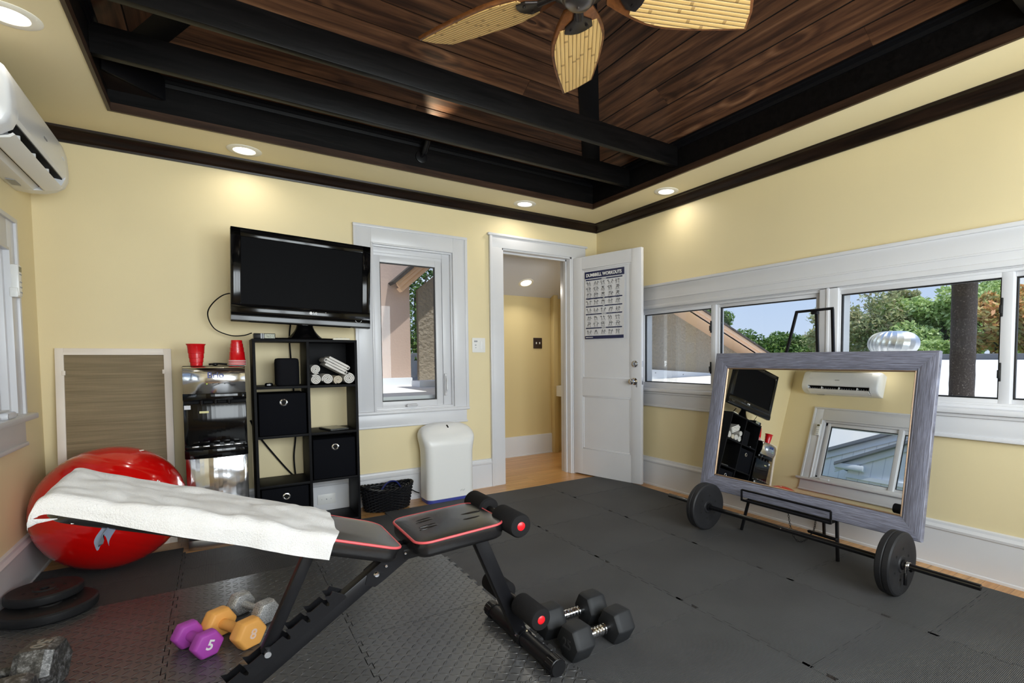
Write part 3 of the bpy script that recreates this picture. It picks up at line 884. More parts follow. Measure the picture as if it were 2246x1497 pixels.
def edge_pts(p0, p1, teeth, sgn, g, depth=.015, half=.0435):
    """points from p0 to p1 (p1 excluded), travelling in +x or +y when toothed; teeth keep a room-wide phase so that neighbours mate"""
    p0 = Vector(p0); p1 = Vector(p1)
    d = (p1 - p0); L = d.length; d.normalize(); nr = Vector((-d.y, d.x))
    pts = [p0 + nr * g]
    if not teeth: return pts
    t0 = p0.dot(d)
    k = math.ceil((t0 + .03) / (2 * half))
    while 2 * half * k + half < t0 + L - .02:
        c = 2 * half * k - t0
        pts += [p0 + d * (c + fr * half) + nr * (g - depth * h) for fr, h in ((.16, 0), (.0, 1), (1.0, 1), (.84, 0))]
        k += 1
    return pts
def tile(x0, x1, y0, y1, z0, z1, mat, label, cat, group, name, te=('t', 't', 't', 't')):
    """te = bottom(y0), right(x1), top(y1), left(x0): 't' toothed, 's' straight, 'o' toothed and lying loose"""
    g = .0015
    P = []
    for (a, b, s, t_) in (((x0, y0), (x1, y0), 1, te[0]), ((x1, y0), (x1, y1), 1, te[1]), ((x1, y1), (x0, y1), 1, te[2]), ((x0, y1), (x0, y0), 1, te[3])):
        if t_ in 'to':
            # the same curve for both neighbours: always generate from the lower to the upper end
            rev = (a[0] > b[0]) or (a[1] > b[1])
            if not rev: pts = edge_pts(a, b, True, s, g)
            else:
                pts = edge_pts(b, a, True, s, -g)
                pts = [Vector(a) + Vector((0, 0))] + list(reversed(pts))[:-1]
            P += pts
        else: P += edge_pts(a, b, False, 1, g)
    bm = bmesh.new()
    f = bm.faces.new([bm.verts.new((p.x, p.y, z0)) for p in P])
    r = bmesh.ops.extrude_face_region(bm, geom=[f])
    for v in r['geom']:
        if isinstance(v, bmesh.types.BMVert): v.co.z = z1
    bmesh.ops.recalc_face_normals(bm, faces=bm.faces)
    topf = [f_ for f_ in bm.faces if f_.calc_center_median().z > z1 - 1e-5]
    return solo(name, bm, mat, label, cat, group, smooth=False)
ORD = ['first', 'second', 'third', 'fourth', 'fifth', 'sixth', 'seventh', 'eighth']
cols = [(-.815, -.14, 'along the right wall', -.745), (-1.405, -.815, 'second from the right wall', -.595), (-2.125, -1.405, 'third from the right wall', -.69), (-2.62, -2.125, 'fourth from the right wall', -.69), (-3.262, -2.62, 'fifth from the right wall', -.69), (-3.845, -3.262, 'along the left wall', -.69)]
for ci, (x0, x1, nm, yf) in enumerate(cols):
    ys = [-.28 if ci < 3 else (-.345 if ci == 3 else (-.422 if ci == 4 else -.30)), yf]
    while ys[-1] > -4.0: ys.append(ys[-1] - .61)
    for k in range(len(ys) - 1):
        if ci >= 4 and k >= 2: break           # under the tread tiles
        if ci == 3 and k >= 2 and k != 99: break
        tile(x0, x1, ys[k + 1], ys[k], .0005, .012, M['foam'], 'fine textured foam mat, %s from back wall, row %s' % (ORD[k], nm), 'floor mat', 'fine textured foam floor tiles', 'foam_mat',
             ('t', 's' if ci in (0, 3) else 't', 's' if k == 0 else 't', 's' if ci in (2, 5) else 't'))
tc = [(-2.67, -2.088, 'under the bench seat side'), (-3.265, -2.67, 'between bench and left row'), (-3.845, -3.265, 'along the left wall')]
tn = ['nearest the bench foot', 'in the middle row', 'along the left wall']
ty = [-1.0, -1.32, -1.93, -2.54, -3.15, -3.76]
for ci, (x0, x1, _) in enumerate(tc):
    for k in range(len(ty) - 1):
        tile(x0, x1, ty[k + 1], ty[k], .0125 if ci == 0 or k == 0 else .0006, .022, M['tread'], 'diamond tread foam mat, %s from the back edge, %s' % (ORD[k], ('row under the bench seat', 'row under the bench backrest', 'row along the left wall')[ci]), 'floor mat', 'diamond tread foam floor tiles', 'tread_mat',
             ('t', 't', 's' if k == 0 else 't', 's' if ci == 2 else 't'))
# ================================================================== SHELF UNIT AND WHAT STANDS ON IT
M['shelf'] = grain('black laminate', [(.3, (11, 11, 13)), (.7, (18, 18, 21))], (6, 6, 60), .55, .03, spec=.12)
SX0, SX1, SY0, SY1, SZ = -2.893, -2.295, -.338, -.045, 1.226
t = thing('cube_shelf', 'tall black eight-cube shelf unit against the yellow wall under the television', 'shelf', ((SX0 + SX1) / 2, (SY0 + SY1) / 2, .0005))
th_ = .016
for x0 in (SX0, SX1 - th_):
    mb = MB(); mb.box((x0, SY0, .0005), (x0 + th_, SY1, SZ - th_), bev=.001); obj('side_panel', mb, M['shelf'], t)
mb = MB(); mb.box((SX0, SY0, SZ - th_), (SX1, SY1, SZ), bev=.001); obj('top', mb, M['shelf'], t)
XM = -2.592
mb = MB(); mb.box((XM - th_ / 2, SY0, .03), (XM + th_ / 2, SY1, SZ - th_), bev=.001); obj('divider', mb, M['shelf'], t)
ROWZ = [.020, .306, .616, .924]
for z in ROWZ:
    for x0, x1 in ((SX0 + th_, XM - th_ / 2), (XM + th_ / 2, SX1 - th_)):
        mb = MB(); mb.box((x0, SY0 + .001, z - th_ / 2), (x1, SY1, z + th_ / 2), bev=.001); obj('shelf_board', mb, M['shelf'], t)
mb = MB(); mb.box((XM + th_ / 2, SY1 - .012, ROWZ[3] + th_ / 2), (SX1 - th_, SY1 - .006, SZ - th_)); obj('back_panel', mb, M['shelf'], t)

M['fabric'] = plain('black non-woven fabric', (13, 14, 19), .8, bscale=500, bstr=.25, spec=.08)
def bin_(x0, x1, z, label):
    b = thing('storage_bin', label, 'storage bin', ((x0 + x1) / 2, -.19, z + .0085), 'black fabric storage bins in the cube shelf')
    zz = z + .0085
    xs0, xs1 = x0 + .008, x1 - .008
    mb = MB(); mb.box((xs0, SY0 + .010, zz), (xs1, SY1 - .02, zz + .262), bev=.006); obj('body', mb, M['fabric'], b)
    mb = MB(); mb.lathe([(.0135, -.001), (.0135, .004), (.016, .005), (.022, .003), (.023, -.001)], 32, closed=True, M=basis(((x0 + x1) / 2 + .004, SY0 + .0105, zz + .205), (1, 0, 0), (0, 0, 1), (0, -1, 0))); obj('grommet', mb, M['chrome'], b)
    mb = MB(); mb.cyl(((x0 + x1) / 2 + .004, SY0 + .011, zz + .205), ((x0 + x1) / 2 + .004, SY0 + .0092, zz + .205), .0135, n=24); obj('grommet_hole', mb, M['gap'], b)
bin_(SX0 + th_, XM - th_ / 2, ROWZ[2], 'black fabric storage bin with metal ring, below the smart speaker')
bin_(XM + th_ / 2, SX1 - th_, ROWZ[1], 'black fabric storage bin with metal ring, below the flat tablet')
bin_(SX0 + th_, XM - th_ / 2, ROWZ[0], 'black fabric storage bin with metal ring, in the bottom cube behind the bench towel')

# television
t = thing('television', 'wide black flat television tilted slightly, on the cube shelf', 'television', (-2.59, -.24, SZ + .0005))
TM = Matrix.Translation((-2.591, -.335, 1.594)) @ Matrix.Rotation(R(1.6), 4, 'Y') @ Matrix.Rotation(R(3.0), 4, 'Z') @ M_YUP
M['piano'] = plain('piano black plastic', (6, 6, 7), .10, spec=.3)
M['screen'] = plain('dark matte screen', (13, 13, 15), .5, spec=.04)
tw, thh = .796, .556
mb = MB()
mb.prism(rrect(tw, thh, .008), -.045, -.012, bev=.004, M=TM)
mb.box((-tw / 2, -thh / 2 + .105, -.014), (-tw / 2 + .052, thh / 2, 0), bev=.003, M=TM); mb.box((tw / 2 - .052, -thh / 2 + .105, -.014), (tw / 2, thh / 2, 0), bev=.003, M=TM)
mb.box((-tw / 2, thh / 2 - .050, -.014), (tw / 2, thh / 2, 0), bev=.003, M=TM)
mb.box((-tw / 2, -thh / 2 + .052, -.014), (tw / 2, -thh / 2 + .108, 0), bev=.003, M=TM)
mb.add(t_loft([[(x, -thh / 2 + .055, .001), (x, -thh / 2 + .035, .005), (x, -thh / 2 + .004, .001), (x, -thh / 2, -.016), (x, -thh / 2 + .055, -.016)] for x in (-tw / 2 + .001, tw / 2 - .001)]), M=TM)
mb.box((-.28, -.20, -.095), (.28, .2, -.04), bev=.02, M=TM)
obj('bezel', mb, M['piano'], t)
mb = MB(); mb.box((-tw / 2 + .05, -thh / 2 + .104, -.013), (tw / 2 - .05, thh / 2 - .048, -.006), M=TM); obj('screen', mb, M['screen'], t, smooth=False)
mb = MB(); mb.lathe([(0, .0006), (.0090, .0006), (.0090, 0), (0, 0)], 20, M=TM @ Matrix.Translation((.030, -thh / 2 + .079, .0005)))
mb.add(text_mesh('LG', .018, TM @ Matrix.Translation((.055, -thh / 2 + .079, .0006)), bold=.0008)); obj('logo', mb, M['white_print'], t)
mb = MB(); mb.cyl((.118, -thh / 2 + .088, 0), (.118, -thh / 2 + .088, .001), .0022, n=10, M=TM); obj('indicator', mb, M['white_print'], t)
mb = MB(); mb.tube([TM @ Vector((.32 + .019 * math.cos(a), -thh / 2 + .052 + .014 * math.sin(a), .0048)) for a in [R(180 + 180 * k / 14) for k in range(15)]], .0011, n=6); obj('power_ring', mb, M['steel'], t)
mb = MB()
secs = []
for k in range(9):
    s_ = k / 8; w_ = .046 + .055 * (1 - s_) ** 2.2; d_ = .020 + .030 * (1 - s_) ** 2
    secs.append([(-2.594 + w_ * math.cos(a), -.255 + d_ * math.sin(a), SZ + .012 + s_ * .10) for a in [2 * PI * j / 24 for j in range(24)]])
mb.add(t_loft(secs)); obj('neck', mb, M['piano'], t)
mb = MB(); mb.add(t_loft([[(-2.594 + .235 * k_ * math.cos(a), -.20 + .108 * k_ * math.sin(a), z_) for a in [2 * PI * j / 40 for j in range(40)]] for k_, z_ in ((.98, SZ + .0006), (1, SZ + .004), (.97, SZ + .010), (.6, SZ + .014))])); obj('stand_base', mb, M['piano'], t)
# cable loop from the set to behind the shelf
mb = MB()
def bez(pts, n=40):
    out_ = []
    P_ = [Vector(p) for p in pts]
    P_ = [P_[0] * 2 - P_[1]] + P_ + [P_[-1] * 2 - P_[-2]]
    for i in range(1, len(P_) - 2):
        for k in range(n):
            s_ = k / n
            a, b, c, d_ = P_[i - 1:i + 3]
            out_.append(.5 * ((2 * b) + (c - a) * s_ + (2 * a - 5 * b + 4 * c - d_) * s_ ** 2 + (3 * b - 3 * c + d_ - a) * s_ ** 3))
    out_.append(P_[-2])
    return out_
mb.tube(bez([(-2.92, -.28, 1.51), (-3.03, -.20, 1.49), (-3.105, -.10, 1.40), (-3.08, -.07, 1.30), (-3.00, -.08, 1.255), (-2.93, -.12, 1.252), (-2.88, -.10, 1.27)], 12), .0035, n=8)
solo('television_cable', mb, M['matte_black'], 'thin black cable looping out from the left side of the television', 'cable')
mb = MB(); mb.tube(bez([(-2.655, -.10, 1.36), (-2.66, -.03, 1.25), (-2.655, -.03, 1.10), (-2.645, -.03, .9), (-2.64, -.03, .6), (-2.655, -.03, .42), (-2.64, -.03, .25), (-2.60, -.03, .12)], 12), .005, n=8)
solo('power_cord', mb, M['matte_black'], 'black power cord hanging behind the shelf cubes below the television', 'cable')
mb = MB(); mb.tube(bez([(-2.90, -.018, .70), (-2.86, -.018, .60), (-2.76, -.018, .44), (-2.66, -.018, .30), (-2.6, -.021, .262)], 12), .0052, n=8)
solo('power_cord', mb, M['matte_black'], 'black cord crossing diagonally behind the empty left cube', 'cable')

# small things on the top
t = thing('streaming_box', 'small black box with patterned front on the shelf top left of the television', 'media box', (-2.825, -.27, SZ + .0005))
mb = MB(); mb.box((-2.882, -.33, SZ + .0005), (-2.768, -.24, SZ + .034), bev=.002); obj('body', mb, M['black_plastic'], t)
mb = MB(); mb.box((-2.826, -.3325, SZ + .004), (-2.772, -.329, SZ + .031)); obj('front_panel', mb, plain('speckled grey label', (120, 122, 104), .4, var=.6, vscale=260), t)
mb = MB(); mb.box((-2.846, -.3325, SZ + .002), (-2.838, -.329, SZ + .033)); mb.box((-2.834, -.3325, SZ + .002), (-2.829, -.329, SZ + .033)); obj('stripe', mb, M['grey_plastic'], t)
t = thing('remote_control', 'small white remote lying on the shelf top right of the television', 'remote', (-2.385, -.30, SZ + .0005))
mb = MB(); mb.prism(rrect(.105, .036, .008), 0, .013, bev=.003, M=Matrix.Translation((-2.385, -.305, SZ + .0005)) @ Matrix.Rotation(R(-7), 4, 'Z')); obj('body', mb, plain('cream plastic', (226, 220, 200), .4), t)
mb = MB()
for k in range(3): mb.cyl((-2.41 + .024 * k, -.303 - .003 * k, SZ + .013), (-2.41 + .024 * k, -.303 - .003 * k, SZ + .015), .006, n=12)
obj('button', mb, M['grey_plastic'], t)
# speaker and puck in the top left cube
ZS = ROWZ[3] + .0085
mb = MB()
secs = []
for z_, k_ in ((0, .86), (.004, .94), (.012, 1), (.15, 1), (.165, .97), (.172, .9), (.175, .7)):
    secs.append([(-2.703 + x * k_, -.245 + y * k_, ZS + z_) for x, y in rrect(.134, .124, .035, 6)])
mb.add(t_loft(secs)); solo('smart_speaker', mb, plain('black speaker cloth', (22, 22, 26), .85, bscale=700, bstr=.4, spec=.1), 'black rounded smart speaker standing in the top left shelf cube', 'speaker', ang=60)
t = thing('alarm_puck', 'small glossy black gadget beside the smart speaker', 'gadget', (-2.81, -.285, ZS))
mb = MB(); mb.lathe([(0, 0), (.020, 0), (.023, .004), (.022, .016), (.016, .021), (0, .021)], 24, M=Matrix.Translation((-2.808, -.285, ZS))); obj('body', mb, M['piano'], t)
mb = MB(); mb.box((-2.82, -.3085, ZS + .006), (-2.80, -.3065, ZS + .013)); obj('display', mb, M['grey_plastic'], t)
# tablet
t = thing('tablet', 'flat grey tablet lying in the empty right shelf cube', 'tablet', (-2.43, -.22, ROWZ[2] + .0085))
TB = Matrix.Translation((-2.43, -.215, ROWZ[2] + .0085)) @ Matrix.Rotation(R(14), 4, 'Z')
mb = MB(); mb.prism(rrect(.125, .19, .008), 0, .012, bev=.003, M=TB); obj('body', mb, plain('dark tablet shell', (48, 48, 46), .4), t)
mb = MB(); mb.prism(rrect(.108, .165, .003), .0118, .0128, M=TB); obj('screen', mb, plain('grey tablet glass', (122, 122, 110), .25), t)

# rolled towels in the top right cube
M['towel'] = plain('white terry towel', (226, 222, 216), .95, bscale=380, bstr=.7, var=.04, vscale=14, bdist=.004)
M['towel2'] = plain('cream terry towel', (222, 210, 190), .95, bscale=380, bstr=.7, var=.04, vscale=14, bdist=.004)
def towel_roll(x, z, r, label, turns=3.2, L=.22, y0=-.325, mat=None, sq=1.0, rot=0):
    mb = MB()
    n = int(turns * 22); thk = r / (turns + .6)
    outer, inner = [], []
    for k in range(n + 1):
        a = 2 * PI * turns * k / n + rot
        rr_ = thk * .55 + (r - thk * .55) * k / n
        outer.append((rr_ * math.cos(a), rr_ * math.sin(a) * sq)); r2 = max(.001, rr_ - thk * .80)
        inner.append((r2 * math.cos(a), r2 * math.sin(a) * sq))
    b = bmesh.new()
    secs = [(0, .985), (.006, 1.0), (L - .006, 1.0), (L, .985)]
    vo = [[b.verts.new((p[0] * s_, d_, p[1] * s_)) for p in outer] for d_, s_ in secs]
    vi = [[b.verts.new((p[0], d_, p[1])) for p in inner] for d_, s_ in secs]
    for j in range(len(secs) - 1):
        for k in range(n):
            b.faces.new((vo[j][k], vo[j][k + 1], vo[j + 1][k + 1], vo[j + 1][k])); b.faces.new((vi[j][k], vi[j + 1][k], vi[j + 1][k + 1], vi[j][k + 1]))
    for j in (0, len(secs) - 1):
        for k in range(n): b.faces.new((vo[j][k], vo[j][k + 1], vi[j][k + 1], vi[j][k]))
    bmesh.ops.recalc_face_normals(b, faces=b.faces)
    mb.add(b, M=Matrix.Translation((x, y0, z)))
    return solo('rolled_towel', mb, mat or M['towel'], label, 'towel', 'rolled white towels in the top right cube', ang=50)
ZT = ZS
towel_roll(-2.549, ZT + .036, .0345, 'white towel rolled small, lowest at the left of the towel heap', rot=1)
towel_roll(-2.478, ZT + .037, .0365, 'white rolled towel, second from the left in the bottom layer', rot=2.2)
towel_roll(-2.414, ZT + .031, .0300, 'cream rolled towel squeezed between two white ones at the bottom', mat=M['towel2'], rot=3)
towel_roll(-2.348, ZT + .039, .0385, 'biggest white rolled towel at the right end of the bottom layer', rot=.4)
towel_roll(-2.546, ZT + .103, .0325, 'white rolled towel stacked on the left against the divider', rot=4)
# folded towel lying over the top: a wavy stack of three folds
def folded_towel():
    mb = MB()
    c = Vector((-2.424, -.225, ZT + .128))
    ax = Vector((.80, 0, -.46)).normalized(); nn = Vector((.46, 0, .80)).normalized()
    path = []
    Lh, thk = .062, .017
    for k in range(4):
        s_ = 1 if k % 2 == 0 else -1
        zz = (k - 1.5) * thk
        path.append(c + ax * (-s_ * Lh) + nn * zz); path.append(c + ax * (s_ * Lh) + nn * zz)
        if k < 3: path.append(c + ax * (s_ * (Lh + .010)) + nn * (zz + thk / 2))
    path = bez(path, 6)
    secs = []
    for y in (-.325, -.322, -.12, -.115):
        pass
    b = bmesh.new()
    rows = []
    for i, p in enumerate(path):
        tdir = (path[min(i + 1, len(path) - 1)] - path[max(i - 1, 0)]).normalized()
        nr = Vector((0, 1, 0)).cross(tdir)
        w_ = .0068
        rows.append([b.verts.new(q_) for q_ in (p + nr * w_ + Vector((0, -.11, 0)), p - nr * w_ + Vector((0, -.11, 0)), p - nr * w_ + Vector((0, .09, 0)), p + nr * w_ + Vector((0, .09, 0)))])
    for a_, c_ in zip(rows, rows[1:]):
        for k in range(4): b.faces.new((a_[k], a_[(k + 1) % 4], c_[(k + 1) % 4], c_[k]))
    b.faces.new(rows[0]); b.faces.new(rows[-1][::-1])
    bmesh.ops.recalc_face_normals(b, faces=b.faces)
    mb.add(b)
    solo('folded_towel', mb, M['towel'], 'white folded towel lying tilted on top of the rolled towels', 'towel', ang=60)
folded_towel()

# outlet on the baseboard behind the lower right cube
t = thing('wall_outlet', 'white outlet plate on the baseboard behind the bottom right cube', 'outlet', (-2.455, -.017, .066))
mb = MB(); mb.box((-2.515, -.0205, .066), (-2.398, -.0165, .138), bev=.0015); obj('plate', mb, M['white_plastic'], t)
for x_, r_ in ((-2.457, .004), (-2.428, .002), (-2.488, .002)):
    mb = MB(); mb.cyl((x_, -.0205, .102), (x_, -.022, .102), r_, n=12); obj('screw', mb, M['grey_plastic'], t)

# ================================================================== WATER DISPENSER
DX0, DX1, DYF, DYB, DZ0, DZ1 = -3.236, -2.932, -.378, -.05, .0005, 1.064
t = thing('water_dispenser', 'tall black and stainless steel water dispenser beside the cube shelf', 'water dispenser', ((DX0 + DX1) / 2, (DYF + DYB) / 2, DZ0))
M['mirror_steel'] = plain('polished stainless steel', (196, 196, 198), .12, metal=1, bscale=2.2, bstr=.5, bdist=.06)
mb = MB(); mb.box((DX0, DYF + .085, DZ0), (DX1, DYB, DZ1), bev=.004); obj('body', mb, M['piano'], t)
def bowed(z0, z1, y0, bow, x0=DX0, x1=DX1, yb=DYF + .09, n=14, crown=0):
    pts = [(x0 + (x1 - x0) * k / n, y0 - bow * (1 - (2 * k / n - 1) ** 2) ** .8) for k in range(n + 1)] + [(x1, yb), (x0, yb)]
    return t_prism(pts, z0, z1, bev=.002)
mb = MB()
secs = []
n = 14
for z_, y_ in ((.906, DYF + .012), (.96, DYF - .006), (1.02, DYF - .004), (1.05, DYF + .008), (1.060, DYF + .03)):
    secs.append([(DX0 + .004 + (DX1 - DX0 - .008) * k / n, y_ - .030 * (1 - (2 * k / n - 1) ** 2), z_) for k in range(n + 1)] + [(DX1 - .004, DYF + .09, z_), (DX0 + .004, DYF + .09, z_)])
mb.add(t_loft(secs)); pnl = obj('control_panel', mb, M['mirror_steel'], t, ang=50)
mb = MB(); mb.add(text_mesh('Brio', .047, basis((-3.079, DYF - .0363, 1.010), (1, 0, 0), (0, 0, 1), (0, -1, 0)), bold=.0006)); obj('logo', mb, plain('dark blue print', (36, 52, 128), .4), pnl)
for k in range(4):
    mb = MB(); mb.cyl((-3.121 + .028 * k, DYF - .034, .962), (-3.121 + .028 * k, DYF - .0375, .962), .003, n=10)
    obj('indicator', mb, emit('lit green indicator', (190, 220, 90), 1.2) if k == 0 else M['black_plastic'], pnl)
mb = MB(); mb.add(bowed(.866, .906, DYF + .018, .026)); obj('panel_lip', mb, M['piano'], t)
mb = MB(); mb.add(bowed(.842, .866, DYF + .060, .008)); obj('spout_recess', mb, M['matte_black'], t)
for k in range(3):
    mb = MB(); mb.cyl((-3.15 + .066 * k, DYF + .042, .866), (-3.15 + .066 * k, DYF + .042, .838), .012, .009, n=14); obj('spout', mb, M['black_plastic'], t)
mb = MB(); mb.add(bowed(.600, .846, DYF + .038, .004)); rec = obj('splash_panel', mb, M['piano'], t)
mb = MB(); mb.box((DX0 + .004, DYF + .0355, .815), (DX0 + .034, DYF + .0375, .838)); obj('sticker', mb, plain('pale sticker', (205, 206, 210), .5), rec)
mb = MB(); mb.box((-3.162, DYF + .0325, .790), (-3.118, DYF + .0350, .802)); obj('sticker', mb, plain('pale yellow sticker', (214, 208, 150), .5), rec)
mb = MB(); mb.add(bowed(.535, .585, DYF + .008, .034)); mb.add(bowed(.580, .604, DYF + .03, .022)); tr_ = obj('drip_tray', mb, M['piano'], t)
for k in range(5):
    mb = MB(); mb.box((-3.20 + .05 * k, DYF - .010, .5985), (-3.17 + .05 * k, DYF + .018, .6055), bev=.001); obj('grate_slot', mb, M['steel'], tr_)
mb = MB(); mb.add(bowed(.060, .534, DYF + .012, .026, DX0 + .004, DX1 - .004)); obj('door', mb, M['mirror_steel'], t, ang=50)
mb = MB(); mb.add(bowed(.0005, .058, DYF + .02, .02)); obj('kick_plate', mb, M['steel'], t)

# red cups on the dispenser
M['cup_red'] = plain('glossy red plastic', (206, 14, 22), .22)
M['cup_white'] = plain('white cup inside', (240, 238, 236), .3)
CUP = [(.0, 0), (.0265, 0), (.0275, .003), (.028, .018), (.0305, .020), (.0315, .040), (.0335, .042), (.0345, .066), (.0365, .068), (.039, .108), (.042, .112), (.0432, .116)]
def cup(x, y, z, up, k=1.0):
    ins = [(r_ - .002, z_ + .003) for r_, z_ in reversed(CUP[1:-1])]
    MM = Matrix.Translation((x, y, z)) @ Matrix.Scale(k, 4) @ (Matrix() if up else Matrix.Translation((0, 0, .119)) @ Matrix.Rotation(PI, 4, 'X'))
    return MM, ins
t = thing('plastic_cup', 'red plastic cup standing upright on the water dispenser', 'cup', (-3.168, -.28, DZ1 + .0006), 'red plastic cups on the water dispenser')
MM, ins = cup(-3.168, -.28, DZ1 + .0006, True, 1.08)
mb = MB(); mb.lathe(CUP, 32, M=MM); obj('body', mb, M['cup_red'], t)
mb = MB(); mb.lathe(ins + [(0, .004)], 32, M=MM); obj('inside', mb, M['cup_white'], t)
mb = MB(); mb.lathe([(.0432 + .0018 * math.cos(R(a)), .1165 + .0018 * math.sin(R(a))) for a in range(0, 360, 45)], 32, closed=True, M=MM); obj('rim', mb, M['cup_red'], t)
names_ = ['outermost red cup on top of the upside-down stack on the dispenser', 'second cup of the upside-down red stack, a rim line from the top', 'third cup of the upside-down red stack, only its rim showing', 'lowest cup of the upside-down red stack, its rim on the dispenser']
for k in range(4):
    z_ = DZ1 + .0006 + (3 - k) * .009
    t = thing('plastic_cup', names_[k], 'cup', (-2.968, -.26, z_), 'red plastic cups on the water dispenser')
    MM, ins = cup(-2.968, -.26, z_, False, 1.06 - .0 * k)
    if k == 0: prof = CUP
    else: prof = [(r_, zz) for r_, zz in CUP if zz > .1 or zz < .0]
    mb = MB(); mb.lathe(prof if k == 0 else [(.0388, .104), (.042, .112), (.0432, .116)], 32, M=MM); obj('body', mb, M['cup_red'], t)
    mb = MB(); mb.lathe([(.0432 + .0018 * math.cos(R(a)), .1165 + .0018 * math.sin(R(a))) for a in range(0, 360, 45)], 32, closed=True, M=MM); obj('rim', mb, M['cup_white'], t)
mb = MB(); mb.tube(bez([(-3.11, -.25, DZ1 + .008), (-3.07, -.24, DZ1 + .012), (-3.02, -.25, DZ1 + .008)], 8), .006, n=8); mb.sph((-3.08, -.26, DZ1 + .009), (.018, .012, .009))
solo('dispenser_clip', mb, M['black_plastic'], 'small black plastic clip lying on the water dispenser top between the cups', 'clip')

# ================================================================== LEANING WINDOW SCREEN
SM = basis((-3.552, -.122, .0006), (1, -.0, 0), (0, .085, 1), (0, -1, .085))
t = thing('window_screen', 'cream wooden framed insect screen leaning on the wall behind the red ball', 'window screen', (-3.552, -.122, .0006))
M['cream'] = plain('cream painted wood', (232, 222, 210), .5, var=.02)
sw, sh, fw_ = .508, 1.172, .036
mb = MB()
mb.box((-sw / 2, 0, -.02), (-sw / 2 + fw_, sh, 0), bev=.0015, M=SM); mb.box((sw / 2 - fw_, 0, -.02), (sw / 2, sh, 0), bev=.0015, M=SM)
mb.box((-sw / 2 + fw_, sh - fw_ * .72, -.02), (sw / 2 - fw_, sh, 0), bev=.0015, M=SM); mb.box((-sw / 2 + fw_, 0, -.02), (sw / 2 - fw_, fw_, 0), bev=.0015, M=SM)
mb.box((-sw / 2 + fw_ - .003, sh - .038, -.001), (sw / 2 - fw_ + .003, sh - .024, .003), M=SM)
obj('frame', mb, M['cream'], t)
mm, nt, bs, out = new_mat('olive insect mesh')
sp = nt.nodes.new('ShaderNodeSeparateXYZ'); nt.links.new(coords(nt, 'Object'), sp.inputs[0])
a_ = mth(nt, 'SINE', mth(nt, 'MULTIPLY', sp.outputs['X'], 2200)); b_ = mth(nt, 'SINE', mth(nt, 'MULTIPLY', sp.outputs['Z'], 2200))
nt.links.new(ramp(nt, mth(nt, 'ADD', mth(nt, 'MULTIPLY', mth(nt, 'ADD', a_, b_), .08), tex_noise(nt, coords(nt, 'Object', (3, 3, 120)), 1, 3)), [(.3, rgb(112, 96, 66)), (.75, rgb(142, 124, 92))]), bs.inputs['Base Color'])
bs.inputs['Roughness'].default_value = .6
mb = MB(); mb.box((-sw / 2 + fw_ - .004, fw_ - .004, -.014), (sw / 2 - fw_ + .004, sh - fw_ + .012, -.010), M=SM); obj('mesh_panel', mb, mm, t, smooth=False)
for sx_ in (-1, 1):
    mb = MB(); mb.box((sx_ * (sw / 2 - fw_) - .008, 1.02, -.004), (sx_ * (sw / 2 - fw_) + .006, 1.045, .004), bev=.001, M=SM); obj('clip', mb, M['cream'], t)

# ================================================================== AIR PURIFIER
t = thing('air_purifier', 'white rounded air purifier standing against the wall below the window', 'air purifier', (-1.61, -.17, .0006))
PX = -1.612
secs = []
def psec(z, w_, yf, yb, rc):
    pts = []
    for x, y in rrect(2 * w_, abs(yf - yb), min(rc, w_ * .98, abs(yf - yb) * .49), 6): pts.append((PX + x, (yf + yb) / 2 + y, z))
    return pts
for z, w_, yf, yb in ((.030, .190, -.262, -.05), (.10, .190, -.262, -.05), (.25, .188, -.262, -.05), (.38, .190, -.262, -.05), (.43, .196, -.265, -.05), (.47, .205, -.262, -.05), (.50, .209, -.245, -.05), (.525, .207, -.222, -.05), (.55, .196, -.195, -.05), (.57, .176, -.170, -.05), (.585, .140, -.148, -.055), (.594, .085, -.130, -.06), (.597, .03, -.115, -.075)):
    secs.append(psec(z, w_, yf, yb, .055 if z < .5 else .05))
mb = MB(); mb.add(t_loft(secs)); obj('body', mb, M['white_plastic'], t, ang=50)
mb = MB(); mb.add(t_loft([psec(.0006, .186, -.258, -.055, .05), psec(.030, .186, -.258, -.055, .05)])); obj('base', mb, plain('blue lit base band', (62, 70, 150), .4), t, ang=50)
mb = MB(); mb.prism(rrect(.011, .030, .0055), -.002, .0035, M=basis((-1.607, -.168, .5705), (1, 0, 0), (-.1, .62, .62), (0, -.66, .75))); obj('sensor_window', mb, M['piano'], t)
mb = MB()
for k, (a, b_) in enumerate(((-.016, 0), (-.006, .004), (.004, -.002), (.012, .003))):
    mb.tube([(-1.525 + a + .004 * math.cos(q_), -.2625, .075 + b_ + .005 * math.sin(q_)) for q_ in [2 * PI * j / 10 * .8 for j in range(10)]], .0007, n=5)
obj('logo', mb, M['grey_print'], t)
mb = MB(); mb.tube(bez([(-1.812, -.09, .06), (-1.835, -.07, .07), (-1.88, -.06, .10), (-1.93, -.05, .12)], 10), .004, n=8)
solo('power_cord', mb, M['matte_black'], 'black cord running from the air purifier behind the wicker basket', 'cable')

